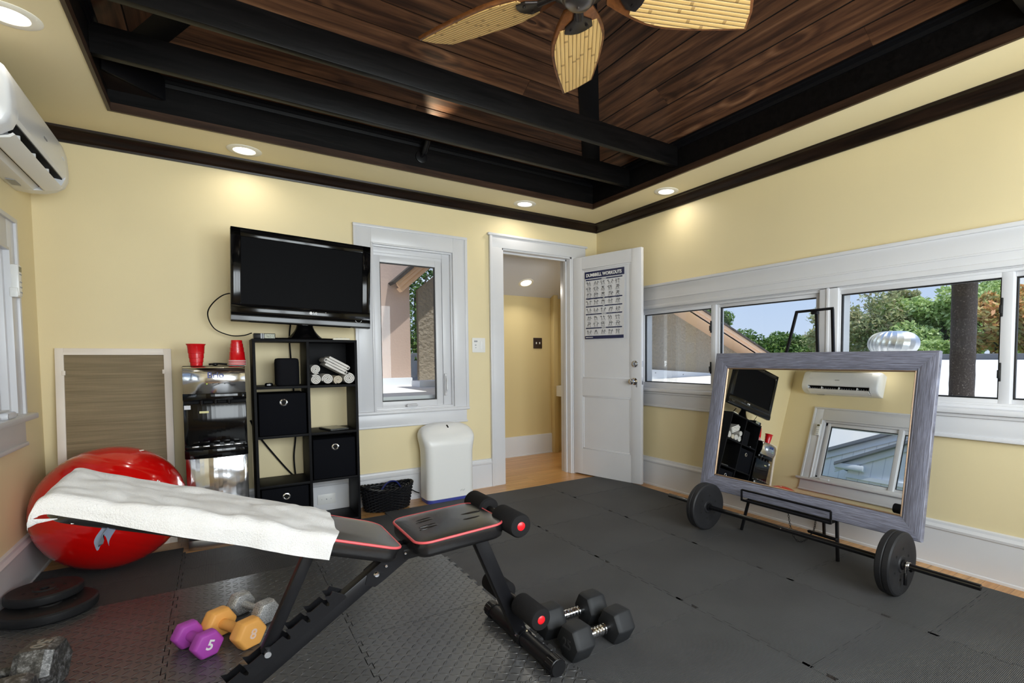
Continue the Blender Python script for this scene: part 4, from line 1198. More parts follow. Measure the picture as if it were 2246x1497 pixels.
# ================================================================== WICKER BASKET
t = thing('wicker_basket', 'black oval wicker basket on the floor between shelf and air purifier', 'basket', (-2.065, -.155, .0006))
M['wicker'] = plain('black wicker', (16, 16, 20), .45, spec=.3)
bx, by = -2.072, -.158
def bp(a, z, off=0):
    k_ = .84 + .16 * min(1, z / .15)
    return Vector((bx + (.178 * k_ + off) * math.cos(a), by + (.118 * k_ + off) * math.sin(a), .003 + z + .012 * (z / .17) * math.cos(2 * a)))
NS = 36
mb = MB()
for k in range(NS):
    a = 2 * PI * k / NS
    mb.tube([bp(a, z) for z in (0, .04, .08, .12, .165)], .0035, n=6)
obj('stakes', mb, M['wicker'], t)
mb = MB()
for j in range(15):
    z = .008 + j * .0105
    mb.tube([bp(2 * PI * k / (NS * 3), z, .0062 * math.cos(PI * k / 3 + PI * j)) for k in range(NS * 3)], .0052, n=6, closed=True)
obj('weave', mb, M['wicker'], t)
mb = MB()
for q_ in range(3):
    mb.tube([bp(2 * PI * k / 90, .165 + .008 * math.sin(2 * PI * k * 10 / 90 + q_ * 2.1), .008 * math.cos(2 * PI * k * 10 / 90 + q_ * 2.1)) for k in range(90)], .006, n=6, closed=True)
obj('rim', mb, M['wicker'], t)
mb = MB(); mb.add(t_loft([[bp(2 * PI * k / 40, .002, -.004) for k in range(40)], [bp(2 * PI * k / 40, .006, -.004) for k in range(40)]])); obj('bottom', mb, M['wicker'], t)
mb = MB(); mb.tube(bez([(-2.17, -.20, .07), (-2.13, -.18, .13), (-2.06, -.13, .185), (-1.99, -.10, .178), (-1.95, -.10, .12)], 10), .006, n=8)
solo('resistance_band', mb, plain('navy blue band', (24, 34, 96), .45), 'dark blue strap lying over the rim of the wicker basket', 'strap')

# ================================================================== SWITCHES, POSTER
t = thing('light_switch', 'white two-gang switch plate on the yellow wall beside the doorway', 'light switch', (-1.257, -.001, 1.15))
mb = MB(); mb.prism(rrect(.118, .122, .006), .0005, .006, bev=.002, M=basis((-1.257, 0, 1.212), (1, 0, 0), (0, 0, 1), (0, -1, 0))); obj('plate', mb, M['white_plastic'], t)
mb = MB(); mb.box((-1.244, -.0085, 1.178), (-1.214, -.005, 1.246), bev=.0015); obj('rocker', mb, M['white_plastic'], t)
mb = MB(); mb.box((-1.300, -.0085, 1.238), (-1.270, -.005, 1.250), bev=.001); mb.box((-1.292, -.0085, 1.208), (-1.280, -.005, 1.216), bev=.001); mb.box((-1.289, -.0085, 1.188), (-1.281, -.005, 1.194), bev=.001); obj('button', mb, M['grey_plastic'], t)
t = thing('light_switch', 'dark bronze two-toggle switch plate on the hall wall', 'light switch', (-.048, 1.049, 1.22))
mb = MB(); mb.prism(rrect(.115, .122, .004), .0005, .006, bev=.002, M=basis((-.048, 1.05, 1.273), (1, 0, 0), (0, 0, 1), (0, -1, 0))); obj('plate', mb, plain('dark bronze plate', (44, 28, 24), .4), t)
for sx_ in (-.022, .022):
    mb = MB(); mb.box((-.048 + sx_ - .005, 1.034, 1.263), (-.048 + sx_ + .005, 1.045, 1.285), bev=.001); obj('toggle', mb, M['white_plastic'], t)

PB = DM @ Matrix.Translation((0, 0, .001))
t = thing('exercise_poster', 'dumbbell workouts poster hanging on the open white door', 'poster', tuple(PB @ Vector((.38, 1.27, 0))))
px0, px1, pz0, pz1 = .145, .590, 1.262, 1.872
mb = MB()
mb.add(t_grid(lambda u_, v_: (px0 + (px1 - px0) * u_, pz0 + (pz1 - pz0) * v_, .002 + .010 * (max(0, u_ - .8) / .2) ** 2 * (1 - v_ * .8) + .0015 * math.sin(v_ * 7)), 20, 14), M=PB)
bmesh.ops.solidify(mb.bm, geom=list(mb.bm.faces), thickness=.0008)
sheet = obj('sheet', mb, plain('laminated white paper', (216, 216, 219), .18), t)
def flat(mb, x0, x1, z0, z1, d=.0045): mb.box((x0, z0, d - .001), (x1, z1, d), M=PB)
def pd(x): return .0036 + .010 * (max(0, (x - px0) / (px1 - px0) - .8) / .2) ** 2
navy = plain('navy print', (28, 34, 74), .25)
mb = MB()
def band(z0, z1, x0=px0, x1=px1):
    for k in range(16):
        a = x0 + (x1 - x0) * k / 16; b_ = x0 + (x1 - x0) * (k + 1) / 16
        u_ = ((a + b_) / 2 - px0) / (px1 - px0); v_ = (z0 - pz0) / (pz1 - pz0)
        d_ = .0042 + .010 * (max(0, u_ - .8) / .2) ** 2 * (1 - v_ * .8) + .0015 * math.sin(v_ * 7)
        mb.box((a, z0, d_ - .0015), (b_, z1, d_), M=PB)
H_ = pz1 - pz0
band(pz1 - .062, pz1); obj('header', mb, navy, t, smooth=False)
mb = MB(); band(pz0, pz0 + .028); obj('footer', mb, navy, t, smooth=False)
for v_ in (.868, .592, .474, .358, .152):
    mb = MB(); band(pz0 + H_ * v_, pz0 + H_ * v_ + .010, px0 + .012, px1 - .022); obj('section_bar', mb, navy, t, smooth=False)
mb = MB(); mb.add(text_mesh('DUMBBELL WORKOUTS', .040, PB @ Matrix.Translation(((px0 + px1) / 2 - .006, pz1 - .034, .0060)), bold=.0012, xs=.92))
for v_, w_ in ((.868, .05), (.592, .022), (.474, .022), (.358, .05), (.152, .046)):
    zc_ = pz0 + H_ * v_ + .005
    for k in range(int(w_ / .006)): mb.box(((px0 + px1) / 2 - w_ / 2 + k * .0066, zc_ - .0028, .0060), ((px0 + px1) / 2 - w_ / 2 + k * .0066 + .0045, zc_ + .0028, .0066), M=PB)
for k in range(14): mb.box((px0 + .012 + .006 * k, pz0 + .011, .0055), (px0 + .016 + .006 * k, pz0 + .017, .0062), M=PB)
obj('lettering', mb, M['white_print'], t, smooth=False)
# small exercise figures: two poses per drawing
rnd = random.Random(4)
mb = MB()
def stroke(x0, z0, x1, z1, w_=.0032, d_=.0060):
    a = Vector((x0, z0, d_)); b_ = Vector((x1, z1, d_)); v_ = (b_ - a)
    if v_.length < 1e-5: return
    v_.normalize(); s_ = Vector((-v_.y, v_.x, 0)) * w_ / 2
    bb = bmesh.new(); bb.faces.new([bb.verts.new(p) for p in (a - s_, b_ - s_, b_ + s_, a + s_)]); mb.add(bb, M=PB)
rows_ = [.815, .727, .640, .535, .418, .300, .205, .095]
for rr_ in rows_:
    for c_ in range(5):
        for h_ in (-1, 1):
            x = px0 + .050 + c_ * .081 + h_ * .013; z = pz0 + H_ * rr_
            u_ = (x - px0) / (px1 - px0); d_ = .0060 + .010 * (max(0, u_ - .8) / .2) ** 2
            lean = rnd.uniform(-.012, .012)
            hx, hz = x + lean, z + .018
            mb.add(t_cyl((hx, hz, d_ - .0004), (hx, hz, d_ + .0002), .0040, n=8), M=PB)
            stroke(hx, hz - .004, x, z - .003, .0034, d_)
            for s_ in (-1, 1):
                kx_ = x + s_ * rnd.uniform(.003, .010); kz = z - rnd.uniform(.008, .014)
                stroke(x, z - .003, kx_, kz, .0022, d_); stroke(kx_, kz, kx_ + rnd.uniform(-.006, .006), z - .020, .0018, d_)
                ex = hx + s_ * rnd.uniform(.005, .012); ez = hz - rnd.uniform(.002, .016)
                stroke(hx, hz - .006, ex, ez, .0017, d_); mb.add(t_cyl((ex, ez, d_ - .0004), (ex, ez, d_ + .0002), .0030, n=6), M=PB)
        x = px0 + .050 + c_ * .081; stroke(x - .018, pz0 + H_ * rr_ - .031, x + .018, pz0 + H_ * rr_ - .031, .0030, .0060 + .010 * (max(0, (x - px0) / (px1 - px0) - .8) / .2) ** 2)
obj('exercise_drawings', mb, plain('dark grey print', (72, 72, 78), .3), t, smooth=False)

# ================================================================== AIR CONDITIONER AND ITS REMOTE
t = thing('air_conditioner', 'white split air conditioner high on the left wall above the window', 'air conditioner', (-W, -.72, 1.945))
AY0, AY1 = -1.190, -.245
ACZ = .040
ACM = Matrix.Translation((-W, 0, ACZ)) @ Matrix.Diagonal((.9, 1, 1, 1)) @ Matrix.Translation((W, 0, 0))
prof = [(0, 1.910), (0, 2.190), (.100, 2.196), (.165, 2.186), (.200, 2.160), (.214, 2.110), (.219, 2.03), (.217, 1.992), (.207, 1.980), (.150, 1.988), (.118, 1.965), (.108, 1.925), (.085, 1.908), (.060, 1.905)]
prof_end = [(0, 1.910), (0, 2.190), (.100, 2.196), (.165, 2.186), (.200, 2.160), (.214, 2.110), (.219, 2.03), (.216, 1.985), (.200, 1.950), (.165, 1.925), (.12, 1.910), (.060, 1.905)]
def ac_sec(y, pr_, k_=1.0): return [(-W + .0005 + d_ * k_ * .9, y, 2.05 + ACZ + (z_ - 2.05) * (1 - (1 - k_) * .6)) for d_, z_ in pr_]
mb = MB(); mb.add(t_loft([ac_sec(AY0 + .09, prof), ac_sec(AY1 - .09, prof)])); obj('body', mb, plain('white glossy casing', (226, 227, 229), .25), t, ang=30)
for a, b_ in ((AY0, AY0 + .09), (AY1, AY1 - .09)):
    s_ = 1 if b_ > a else -1
    mb = MB(); mb.add(t_loft([ac_sec(a, prof_end, .93), ac_sec(a + s_ * .006, prof_end, .975), ac_sec(a + s_ * .02, prof_end), ac_sec(b_, prof_end)])); obj('end_cap', mb, plain('white glossy casing', (226, 227, 229), .25), t, ang=40)
mb = MB(); mb.add(t_loft([[(-W + .203, y, 1.9800), (-W + .150, y, 1.9865), (-W + .119, y, 1.964), (-W + .109, y, 1.926), (-W + .113, y, 1.926), (-W + .123, y, 1.962), (-W + .151, y, 1.982), (-W + .203, y, 1.976)] for y in (AY0 + .09, AY1 - .09)])); xform(mb.bm, ACM); obj('outlet_recess', mb, M['matte_black'], t)
mb = MB()
for k in range(26): mb.box((-W + .10, AY0 + .11 + k * .029, 1.930), (-W + .165, AY0 + .114 + k * .029, 1.966), bev=.0005)
xform(mb.bm, ACM); obj('vent_fins', mb, M['grey_plastic'], t)
mb = MB(); mb.add(t_loft([[(-W + .205, y, 1.934), (-W + .19, y, 1.921), (-W + .135, y, 1.907), (-W + .126, y, 1.911), (-W + .185, y, 1.930), (-W + .198, y, 1.940)] for y in (AY0 + .095, AY1 - .095)])); xform(mb.bm, ACM); obj('louver', mb, M['white_plastic'], t, ang=40)
for k in range(3):
    mb = MB(); mb.box((-W + .140, AY0 + .24 + k * .22, 1.922), (-W + .186, AY0 + .246 + k * .22, 1.976), bev=.001)
    xform(mb.bm, ACM); obj('louver_strut', mb, M['white_plastic'], t)
mb = MB(); mb.box((-W + .02, -.50, 1.9035), (-W + .055, -.40, 1.9065)); xform(mb.bm, ACM); obj('rating_label', mb, M['grey_plastic'], t)
mb = MB()
for k in range(5): mb.box((-W + .2185, -.73 + .011 * k, 2.052), (-W + .2205, -.723 + .011 * k, 2.060))
xform(mb.bm, ACM); obj('logo', mb, M['grey_print'], t)
mb = MB()
for k in range(4): mb.cyl((-W + .2175, -.345 - .014 * k, 2.075), (-W + .2195, -.345 - .014 * k, 2.075), .004, n=8)
xform(mb.bm, ACM); obj('display', mb, plain('pale print', (210, 212, 216), .3), t)
t = thing('remote_control', 'white air conditioner remote in a holder on the window casing', 'remote', (-W + .03, -.515, 1.39))
mb = MB(); mb.box((-W + .0215, -.545, 1.395), (-W + .050, -.487, 1.440), bev=.004); obj('holder', mb, M['white_plastic'], t)
mb = MB(); mb.box((-W + .026, -.540, 1.40), (-W + .054, -.492, 1.548), bev=.006); rc = obj('body', mb, M['white_plastic'], t)
mb = MB(); mb.box((-W + .053, -.532, 1.515), (-W + .0555, -.500, 1.538)); obj('display', mb, plain('olive lcd', (96, 92, 62), .3), rc)
mb = MB()
for k in range(4): mb.box((-W + .053, -.531, 1.500 - .024 * k - .012 * (k > 0)), (-W + .0555, -.519, 1.506 - .024 * k - .012 * (k > 0))); mb.box((-W + .053, -.512, 1.500 - .024 * k - .012 * (k > 0)), (-W + .0555, -.500, 1.506 - .024 * k - .012 * (k > 0)))
obj('button', mb, M['grey_plastic'], rc)
# ================================================================== RED BALL
t = thing('exercise_ball', 'big glossy red exercise ball in the corner behind the bench', 'exercise ball', (-3.548, -.405, .0125))
mm, nt, bs, out = new_mat('glossy red vinyl')
bs.inputs['Base Color'].default_value = rgb(208, 10, 8); bs.inputs['Roughness'].default_value = .16; bs.inputs['Coat Weight'].default_value = .3
BT = Matrix.Translation((-3.545, -.408, .3275)) @ Matrix.Rotation(R(24), 4, 'Y') @ Matrix.Rotation(R(-14), 4, 'X')
prof = []
for k in range(0, 121):
    la = -PI / 2 + PI * k / 120
    g_ = 0
    if abs(math.degrees(la)) < 48: g_ = .0016 * max(0, math.cos(math.radians(math.degrees(la) * 36))) ** 6
    prof.append(((.313 - g_) * math.cos(la), (.315 - g_) * math.sin(la)))
mb = MB(); mb.lathe(prof, 72, M=BT); obj('ball_body', mb, mm, t, ang=80)
mb = MB()
rnd = random.Random(2)
for k in range(11):
    la = R(31 - k * .4); lo_ = R(-62 + k * 1.9)
    p = BT @ (Vector((math.cos(la) * math.cos(lo_), math.cos(la) * math.sin(lo_), math.sin(la))) * .3146)
    e1 = BT.to_3x3() @ Vector((-math.sin(lo_), math.cos(lo_), 0)); nn_ = (p - BT.translation).normalized(); e2 = nn_.cross(e1)
    mb.box((-.0035, -.005, -.001), (.0025, .005 * rnd.uniform(.3, 1), .0012), M=basis(p, e1, e2, nn_))
obj('lettering', mb, M['white_print'], t)
mb = MB(); mb.lathe([(0, 0), (.012, 0), (.010, .004), (0, .005)], 16, M=basis(BT @ Vector((0, -.10, .2988)), (1, 0, 0), (0, 1, 0), (0, -.3, 1))); obj('plug', mb, M['cream'], t)

# ================================================================== WEIGHT PLATES IN THE CORNER
M['iron_rubber'] = plain('black rubber coated weight', (34, 34, 36), .5, bscale=180, bstr=.15, var=.10, vscale=6, spec=.25)
def plate_profile(r, th_, hole=.016):
    h = th_ / 2
    return [(hole, -h + .004), (hole + .012, -h), (hole + .020, -h), (hole + .024, -h + .005), (r * .55, -h + .005), (r * .60, -h + .003), (r * .64, -h + .003), (r * .68, -h + .001), (r - .008, -h), (r - .001, -h + .006), (r, -h + .012), (r, h - .012), (r - .001, h - .006), (r - .008, h), (r * .68, h - .001), (r * .64, h - .003), (r * .60, h - .003), (r * .55, h - .005), (hole + .024, h - .005), (hole + .020, h), (hole + .012, h), (hole, h - .004)]
def plate_parts(t, MM, r, th_, holes=6, hr=.55, name='plate_disc', ph=0, top=True):
    mb = MB(); mb.lathe(plate_profile(r, th_), 56, closed=True, M=MM); d_ = obj(name, mb, M['iron_rubber'], t)
    for k in range(holes):
        a = ph + 2 * PI * k / holes
        mb = MB()
        z_ = (th_ / 2 - .0048) * (1 if top else -1)
        mb.cyl((r * hr * .92 * math.cos(a), r * hr * .92 * math.sin(a), z_ - .002), (r * hr * .92 * math.cos(a), r * hr * .92 * math.sin(a), z_ + .0012), .0062, n=12, M=MM)
        obj('screw_recess', mb, M['gap'], d_)
    return d_
t = thing('weight_plate', 'large black weight plate lying flat on the floor, under the smaller plate', 'weight plate', (-3.692, -.945, .0225), 'weight plates stacked in the corner')
plate_parts(t, Matrix.Translation((-3.692, -.945, .0225 + .021)), .156, .042, holes=6)
t = thing('weight_plate', 'smaller black weight plate lying on top of the large one', 'weight plate', (-3.722, -.858, .0648), 'weight plates stacked in the corner')
plate_parts(t, Matrix.Translation((-3.722, -.858, .0648 + .0205)), .126, .040, holes=6, ph=.3)
# white cable connector behind the plates
t = thing('cable_connector', 'small white plug lying against the baseboard behind the weight plates', 'plug', (-3.80, -.68, .0125))
mb = MB(); mb.box((-.022, -.014, 0), (.022, .014, .026), bev=.004, M=Matrix.Translation((-3.795, -.655, .0127)) @ Matrix.Rotation(R(25), 4, 'Z')); obj('body', mb, M['white_plastic'], t)
mb = MB(); mb.tube(bez([(-3.805, -.672, .03), (-3.815, -.70, .035), (-3.825, -.73, .02)], 6), .003, n=6); obj('prong', mb, M['steel'], t)

# ================================================================== DUMBBELLS
def hexa(r, rot=30): return [(r * math.cos(R(rot + 60 * k)), r * math.sin(R(rot + 60 * k))) for k in range(6)]
def hex_head(x0, x1, r, bev, MM, taper=.86):
    """hexagonal head along local x, resting on a flat"""
    L = x1 - x0; e = min(L * .22, r * .24)
    secs = []
    for x, k_ in ((x0, taper), (x0 + e, 1), (x1 - e, 1), (x1, taper)):
        secs.append([MM @ Vector((x, p[0] * k_, p[1] * k_)) for p in hexa(r, 0)])
    b = t_loft(secs)
    bmesh.ops.bevel(b, geom=list(b.edges), offset=bev, segments=2, affect='EDGES', profile=.5)
    return b
def dumbbell(name_label, cx, cy, z0, ang, L, r, headL, handle_r, head_mat, handle_mat, group, txt=None, txt_mat=None, bev=.004, contour=False, taper=.86, cat='dumbbell', tail=None, both=False):
    hz = z0 + r * math.sin(R(60))
    t = thing('dumbbell', name_label, cat, (cx, cy, z0), group)
    MM = Matrix.Translation((cx, cy, hz)) @ Matrix.Rotation(ang, 4, 'Z')
    mb = MB()
    if contour:
        pr_ = []
        HL = L / 2 - headL
        for k in range(25):
            s_ = k / 24; x = -HL + 2 * HL * s_
            pr_.append((handle_r * (1 + .16 * math.cos((s_ - .5) * PI) ** 2 - .10 * math.cos((s_ - .5) * 4 * PI) * .4), x))
        mb.lathe([(0, -HL)] + pr_ + [(0, HL)], 28, M=MM @ Matrix.Rotation(R(90), 4, 'Y'))
        for x in (-.6, -.35, -.1, .15, .4, .62):
            mb.lathe([(handle_r * 1.14, x * HL - .003), (handle_r * 1.2, x * HL), (handle_r * 1.14, x * HL + .003)], 28, M=MM @ Matrix.Rotation(R(90), 4, 'Y'))
    else: mb.cyl((-L / 2 + headL * .8, 0, 0), (L / 2 - headL * .8, 0, 0), handle_r, n=24, M=MM)
    obj('handle', mb, handle_mat, t)
    for s_ in (-1, 1):
        mb = MB(); a, b_ = (s_ * L / 2, s_ * (L / 2 - headL))
        mb.add(hex_head(min(a, b_), max(a, b_), r, bev, MM, taper)); hd = obj('head', mb, head_mat, t, ang=28 if bev > .002 else 1)
        if txt and (s_ == txt[1] or both):
            mb = MB(); mb.add(text_mesh(txt[0], txt[2], MM @ basis((s_ * (L / 2 + .0002), 0, 0), (0, s_, 0), (0, 0, 1), (s_, 0, 0)) @ Matrix.Rotation(R(txt[3]), 4, 'Z'), extrude=.0006, bold=txt[4] if len(txt) > 4 else 0)); obj('number', mb, txt_mat, hd, smooth=False)
    return t
purple = plain('purple neoprene', (176, 72, 178), .5, bscale=300, bstr=.05)
orange = plain('orange neoprene', (246, 178, 92), .5, bscale=300, bstr=.05)
mm, nt, bs, out = new_mat('hammertone grey iron')
nz = tex_noise(nt, coords(nt, 'Object'), 330, 4, .7)
nt.links.new(ramp(nt, nz, [(.36, rgb(96, 96, 96)), (.58, rgb(222, 222, 222))]), bs.inputs['Base Color']); bs.inputs['Roughness'].default_value = .35; bs.inputs['Metallic'].default_value = .6
bump(nt, bs, nz, .4, .002)
GD = 'hand weights on the foam tiles'
zt = .0222
dumbbell('small purple dumbbell marked 5 on the tread tiles', -3.165, -1.678, zt, math.atan2(-.168, .082), .187, .0525, .050, .018, purple, purple, GD, ('5', 1, .048, -25, .0012), M['white_print'], .0045)
dumbbell('orange dumbbell marked 8 lying beside the purple one', -3.053, -1.672, zt, math.atan2(-.225, .128), .246, .0600, .062, .0195, orange, orange, GD, ('8', 1, .050, -18, .001), plain('pale brown print', (238, 206, 188), .5), .005)
dumbbell('grey hammertone iron dumbbell behind the orange one', -2.980, -1.510, zt, math.atan2(-.195, .108), .222, .0520, .055, .0145, mm, mm, GD, None, None, .0035)
rub = plain('black urethane', (36, 37, 39), .55, bscale=260, bstr=.08, spec=.25)
zf = .0122
GB = 'black hex dumbbells beside the bench foot'
embl = plain('dark raised number', (52, 52, 54), .5)
dumbbell('black hex dumbbell with chrome handle beside the bench foot, the nearer of two', -1.935, -2.505, zf, R(2), .282, .069, .086, .0165, rub, M['chrome'], GB, ('25', -1, .05, 0, .001), embl, .005, True, .9, both=True)
dumbbell('black hex dumbbell with chrome handle beside the bench foot, the farther of two', -1.935, -2.335, zf, R(-3), .282, .069, .086, .0165, rub, M['chrome'], GB, ('25', -1, .05, 0, .001), embl, .005, True, .9, both=True)
mm, nt, bs, out = new_mat('worn grey painted iron')
nz = tex_noise(nt, coords(nt, 'Object'), 42, 8, .8)
nt.links.new(ramp(nt, nz, [(.42, rgb(58, 57, 56)), (.52, rgb(92, 90, 88)), (.66, rgb(168, 168, 170))]), bs.inputs['Base Color']); bs.inputs['Roughness'].default_value = .45; bs.inputs['Metallic'].default_value = .4
bump(nt, bs, nz, .08, .001)
GW = 'worn iron dumbbells by the left wall'
dumbbell('worn grey iron hex dumbbell marked 50 by the left wall, the farther of two', -3.678, -1.628, zt, R(-12), .31, .086, .100, .0165, mm, mm, GW, None, None, .0015, False, .86)
dumbbell('worn grey iron hex dumbbell by the left wall, the nearer of two', -3.705, -1.862, zt, R(-4), .31, .083, .095, .0165, mm, mm, GW, None, None, .0015, False, .86)

def raised_number(t, head_x, r, txt):
    hd = [c for c in t.children if c.name.startswith('head')][1]
    mb = MB(); mb.add(text_mesh(txt, .055, Matrix.Translation((head_x, 0, r * math.sin(R(60)) + .0004)) @ Matrix.Rotation(R(-100), 4, 'Z'), extrude=.001, bold=.001))
    mb.bm.transform(Matrix.Rotation(R(-12), 4, 'Z'))
    obj('number', mb, plain('worn silver number', (150, 146, 138), .4, metal=.4), hd, world=False, smooth=False).location = (0, 0, r * math.sin(R(60)))
raised_number([o for o in bpy.data.objects if o.get('label', '').startswith('worn grey iron hex dumbbell marked')][0], .105, .086, '50')

# ================================================================== WEIGHT BENCH
YB = -2.325
t = thing('weight_bench', 'adjustable black weight bench with red piping and foam rollers', 'weight bench', (-2.6, YB, .0225))
M['vinyl_black'] = plain('black vinyl upholstery', (22, 21, 22), .24, bscale=420, bstr=.15, bdist=.001, spec=.8)
M['piping'] = plain('coral red piping', (206, 84, 88), .4)
M['foamroll'] = plain('black foam roller', (28, 27, 28), .85, bscale=320, bstr=.35, spec=.15)
M['red_cap'] = plain('red plastic cap', (226, 24, 34), .35)
def pad(name, x0, z0, x1, z1, hw, thk, narrow=0.0, dents=(), crown=.006):
    """upholstered pad whose upper face runs from (x0,z0) to (x1,z1); local u along, v across"""
    o_ = Vector((x0, YB, z0)); d = Vector((x1 - x0, 0, z1 - z0)); L = d.length; d.normalize(); n_ = Vector((-d.z, 0, d.x))
    if n_.z < 0: n_ = -n_
    MM = basis(o_, d, Vector((0, 1, 0)) if n_.dot(d.cross(Vector((0, 1, 0)))) > 0 else Vector((0, -1, 0)), n_)
    def outline(k_, dz):
        pts = []
        for x, y in rrect(L - 2 * k_, 2 * hw - 2 * k_, max(.01, .045 - k_), 7):
            u = x + L / 2
            w_ = 1 - narrow * (1 - min(1, u / (L * .5))) if narrow > 0 else 1
            pts.append(MM @ Vector((u, y * w_, dz)))
        return pts
    mb = MB()
    secs = [outline(.012, -thk), outline(.003, -thk + .006), outline(0, -thk + .016), outline(0, -.010), outline(.002, -.003)]
    b = bmesh.new()
    rings = [[b.verts.new(p) for p in s] for s in secs]
    n = len(rings[0])
    b.faces.new(rings[0][::-1])
    for a, c in zip(rings, rings[1:]):
        for k in range(n): b.faces.new((a[k], a[(k + 1) % n], c[(k + 1) % n], c[k]))
    # crowned top made of shrinking rings
    prev = rings[-1]
    ctr = MM @ Vector((L / 2, 0, 0))
    for s_ in (.93, .84, .72, .58, .42, .26, .12):
        h = crown * (1 - s_ ** 4)
        rg = []
        for p in outline(.002, -.003):
            q_ = MM.inverted() @ p
            u, v_ = L / 2 + (q_.x - L / 2) * s_, q_.y * s_
            dz = h
            for du_, dv, lu, lv, dep in dents:
                e = ((u - du_) / lu) ** 2 + ((v_ - dv) / lv) ** 2
                dz -= dep * math.exp(-e * 1.6)
            rg.append(b.verts.new(MM @ Vector((u, v_, dz - .003 * s_))))
        for k in range(n): b.faces.new((prev[k], prev[(k + 1) % n], rg[(k + 1) % n], rg[k]))
        prev = rg
    b.faces.new(prev)
    bmesh.ops.recalc_face_normals(b, faces=b.faces)
    mb.add(b)
    o = obj(name, mb, M['vinyl_black'], t, ang=60)
    mb = MB(); mb.tube(outline(.000, -.006), .0042, n=8, closed=True); obj('piping', mb, M['piping'], o, ang=60)
    return MM, L
seatM, seatL = pad('seat', -2.292, .553, -2.592, .539, .148, .056)
backM, backL = pad('backrest', -2.632, .535, -3.375, .806, .148, .052, narrow=.0)
# pressed creases in the seat: raised folds beside finger-like dents
mb = MB()
for u, v_, lu, lv, up_ in ((.225, .040, .036, .0075, 1), (.222, .018, .034, .005, 1), (.215, -.030, .036, .007, 1), (.213, -.052, .030, .005, 1), (.085, .048, .036, .011, 1), (.065, -.008, .042, .011, 1)):
    c = seatM @ Vector((u, v_, .0025))
    mb.sph((0, 0, 0), (lu, lv, .0045), M=basis(c, seatM.col[0].xyz, seatM.col[1].xyz, seatM.col[2].xyz) @ Matrix.Rotation(R(6), 4, 'Z'), n=18, m=10)
obj('seat_crease', mb, M['vinyl_black'], t, ang=80)
def beam(mb, p0, p1, w_, h, bev=.003, side=Vector((0, 1, 0)), mi=0):
    p0 = Vector(p0); p1 = Vector(p1); d = (p1 - p0); L = d.length; d.normalize()
    n_ = d.cross(side).normalized(); s_ = n_.cross(d)
    mb.box((0, -w_ / 2, -h / 2), (L, w_ / 2, h / 2), bev=bev, mi=mi, M=basis(p0, d, s_, n_))
FX = -2.161
mb = MB(); mb.cyl((FX, YB + .262, .0528), (FX, YB - .262, .0528), .027, n=28); obj('front_foot', mb, M['metal_black'], t)
for s_ in (1, -1):
    mb = MB(); mb.lathe([(0, 0), (.0275, 0), (.0275, -.004), (.030, -.006), (.030, -.05), (0, -.05)], 28, M=basis((FX, YB + s_ * .264, .0528), (1, 0, 0), (0, 0, s_), (0, s_, 0)))
    for k in range(14):
        a = 2 * PI * k / 14
        mb.box((FX + .0295 * math.cos(a) - .002, YB + s_ * .264 - (.046 if s_ > 0 else -.006), .0528 + .0295 * math.sin(a) - .002), (FX + .0295 * math.cos(a) + .002, YB + s_ * .264 + (-.006 if s_ > 0 else .046), .0528 + .0295 * math.sin(a) + .002))
    obj('foot_cap', mb, M['black_plastic'], t)
mb = MB(); beam(mb, (FX + .003, YB, .045), (-2.345, YB, .498), .042, .048); obj('front_post', mb, M['metal_black'], t)
mb = MB(); mb.lathe([(.028, -.035), (.0305, -.035), (.0305, .035), (.028, .035)], 28, closed=True, M=basis((FX, YB, .0528), (1, 0, 0), (0, 0, -1), (0, 1, 0))); obj('foot_bracket', mb, M['metal_black'], t)
mb = MB(); mb.cyl((FX - .004, YB - .022, .075), (FX + .012, YB - .034, .078), .007, n=8); mb.cyl((FX - .03, YB - .020, .07), (FX - .03, YB - .030, .07), .006, n=8); obj('bolt', mb, M['chrome'], t)
mb = MB(); beam(mb, (-2.31, YB, .478), (-2.60, YB, .466), .05, .035); obj('seat_frame', mb, M['metal_black'], t)
# main rail, hinge plates, bolts
RL0 = Vector((-3.238, YB, .058)); RL1 = Vector((-2.600, YB, .476))
rd = (RL1 - RL0).normalized(); rn = Vector((-rd.z, 0, rd.x))
mb = MB(); beam(mb, RL0, RL1, .044, .044); obj('main_rail', mb, M['metal_black'], t)
for s_ in (-1, 1):
    mb = MB(); mb.prism([(-2.718, .400), (-2.69, .385), (-2.662, .40), (-2.565, .462), (-2.56, .492), (-2.60, .50), (-2.66, .465), (-2.712, .43)], YB + s_ * .0225 - .002, YB + s_ * .0225 + .002, M=basis((0, 0, 0), (1, 0, 0), (0, 0, 1), (0, 1, 0)) if True else None)
    obj('hinge_plate', mb, M['metal_black'], t)
for (x, z, r_) in ((-2.684, .424, .0095), (-2.655, .445, .006), (-2.594, .472, .0055)):
    mb = MB(); mb.lathe([(0, .0065), (r_ * .7, .0055), (r_, .002), (r_, 0), (0, 0)], 20, M=basis((x, YB - .0246, z), (1, 0, 0), (0, 0, 1), (0, -1, 0))); obj('bolt', mb, M['chrome'], t)
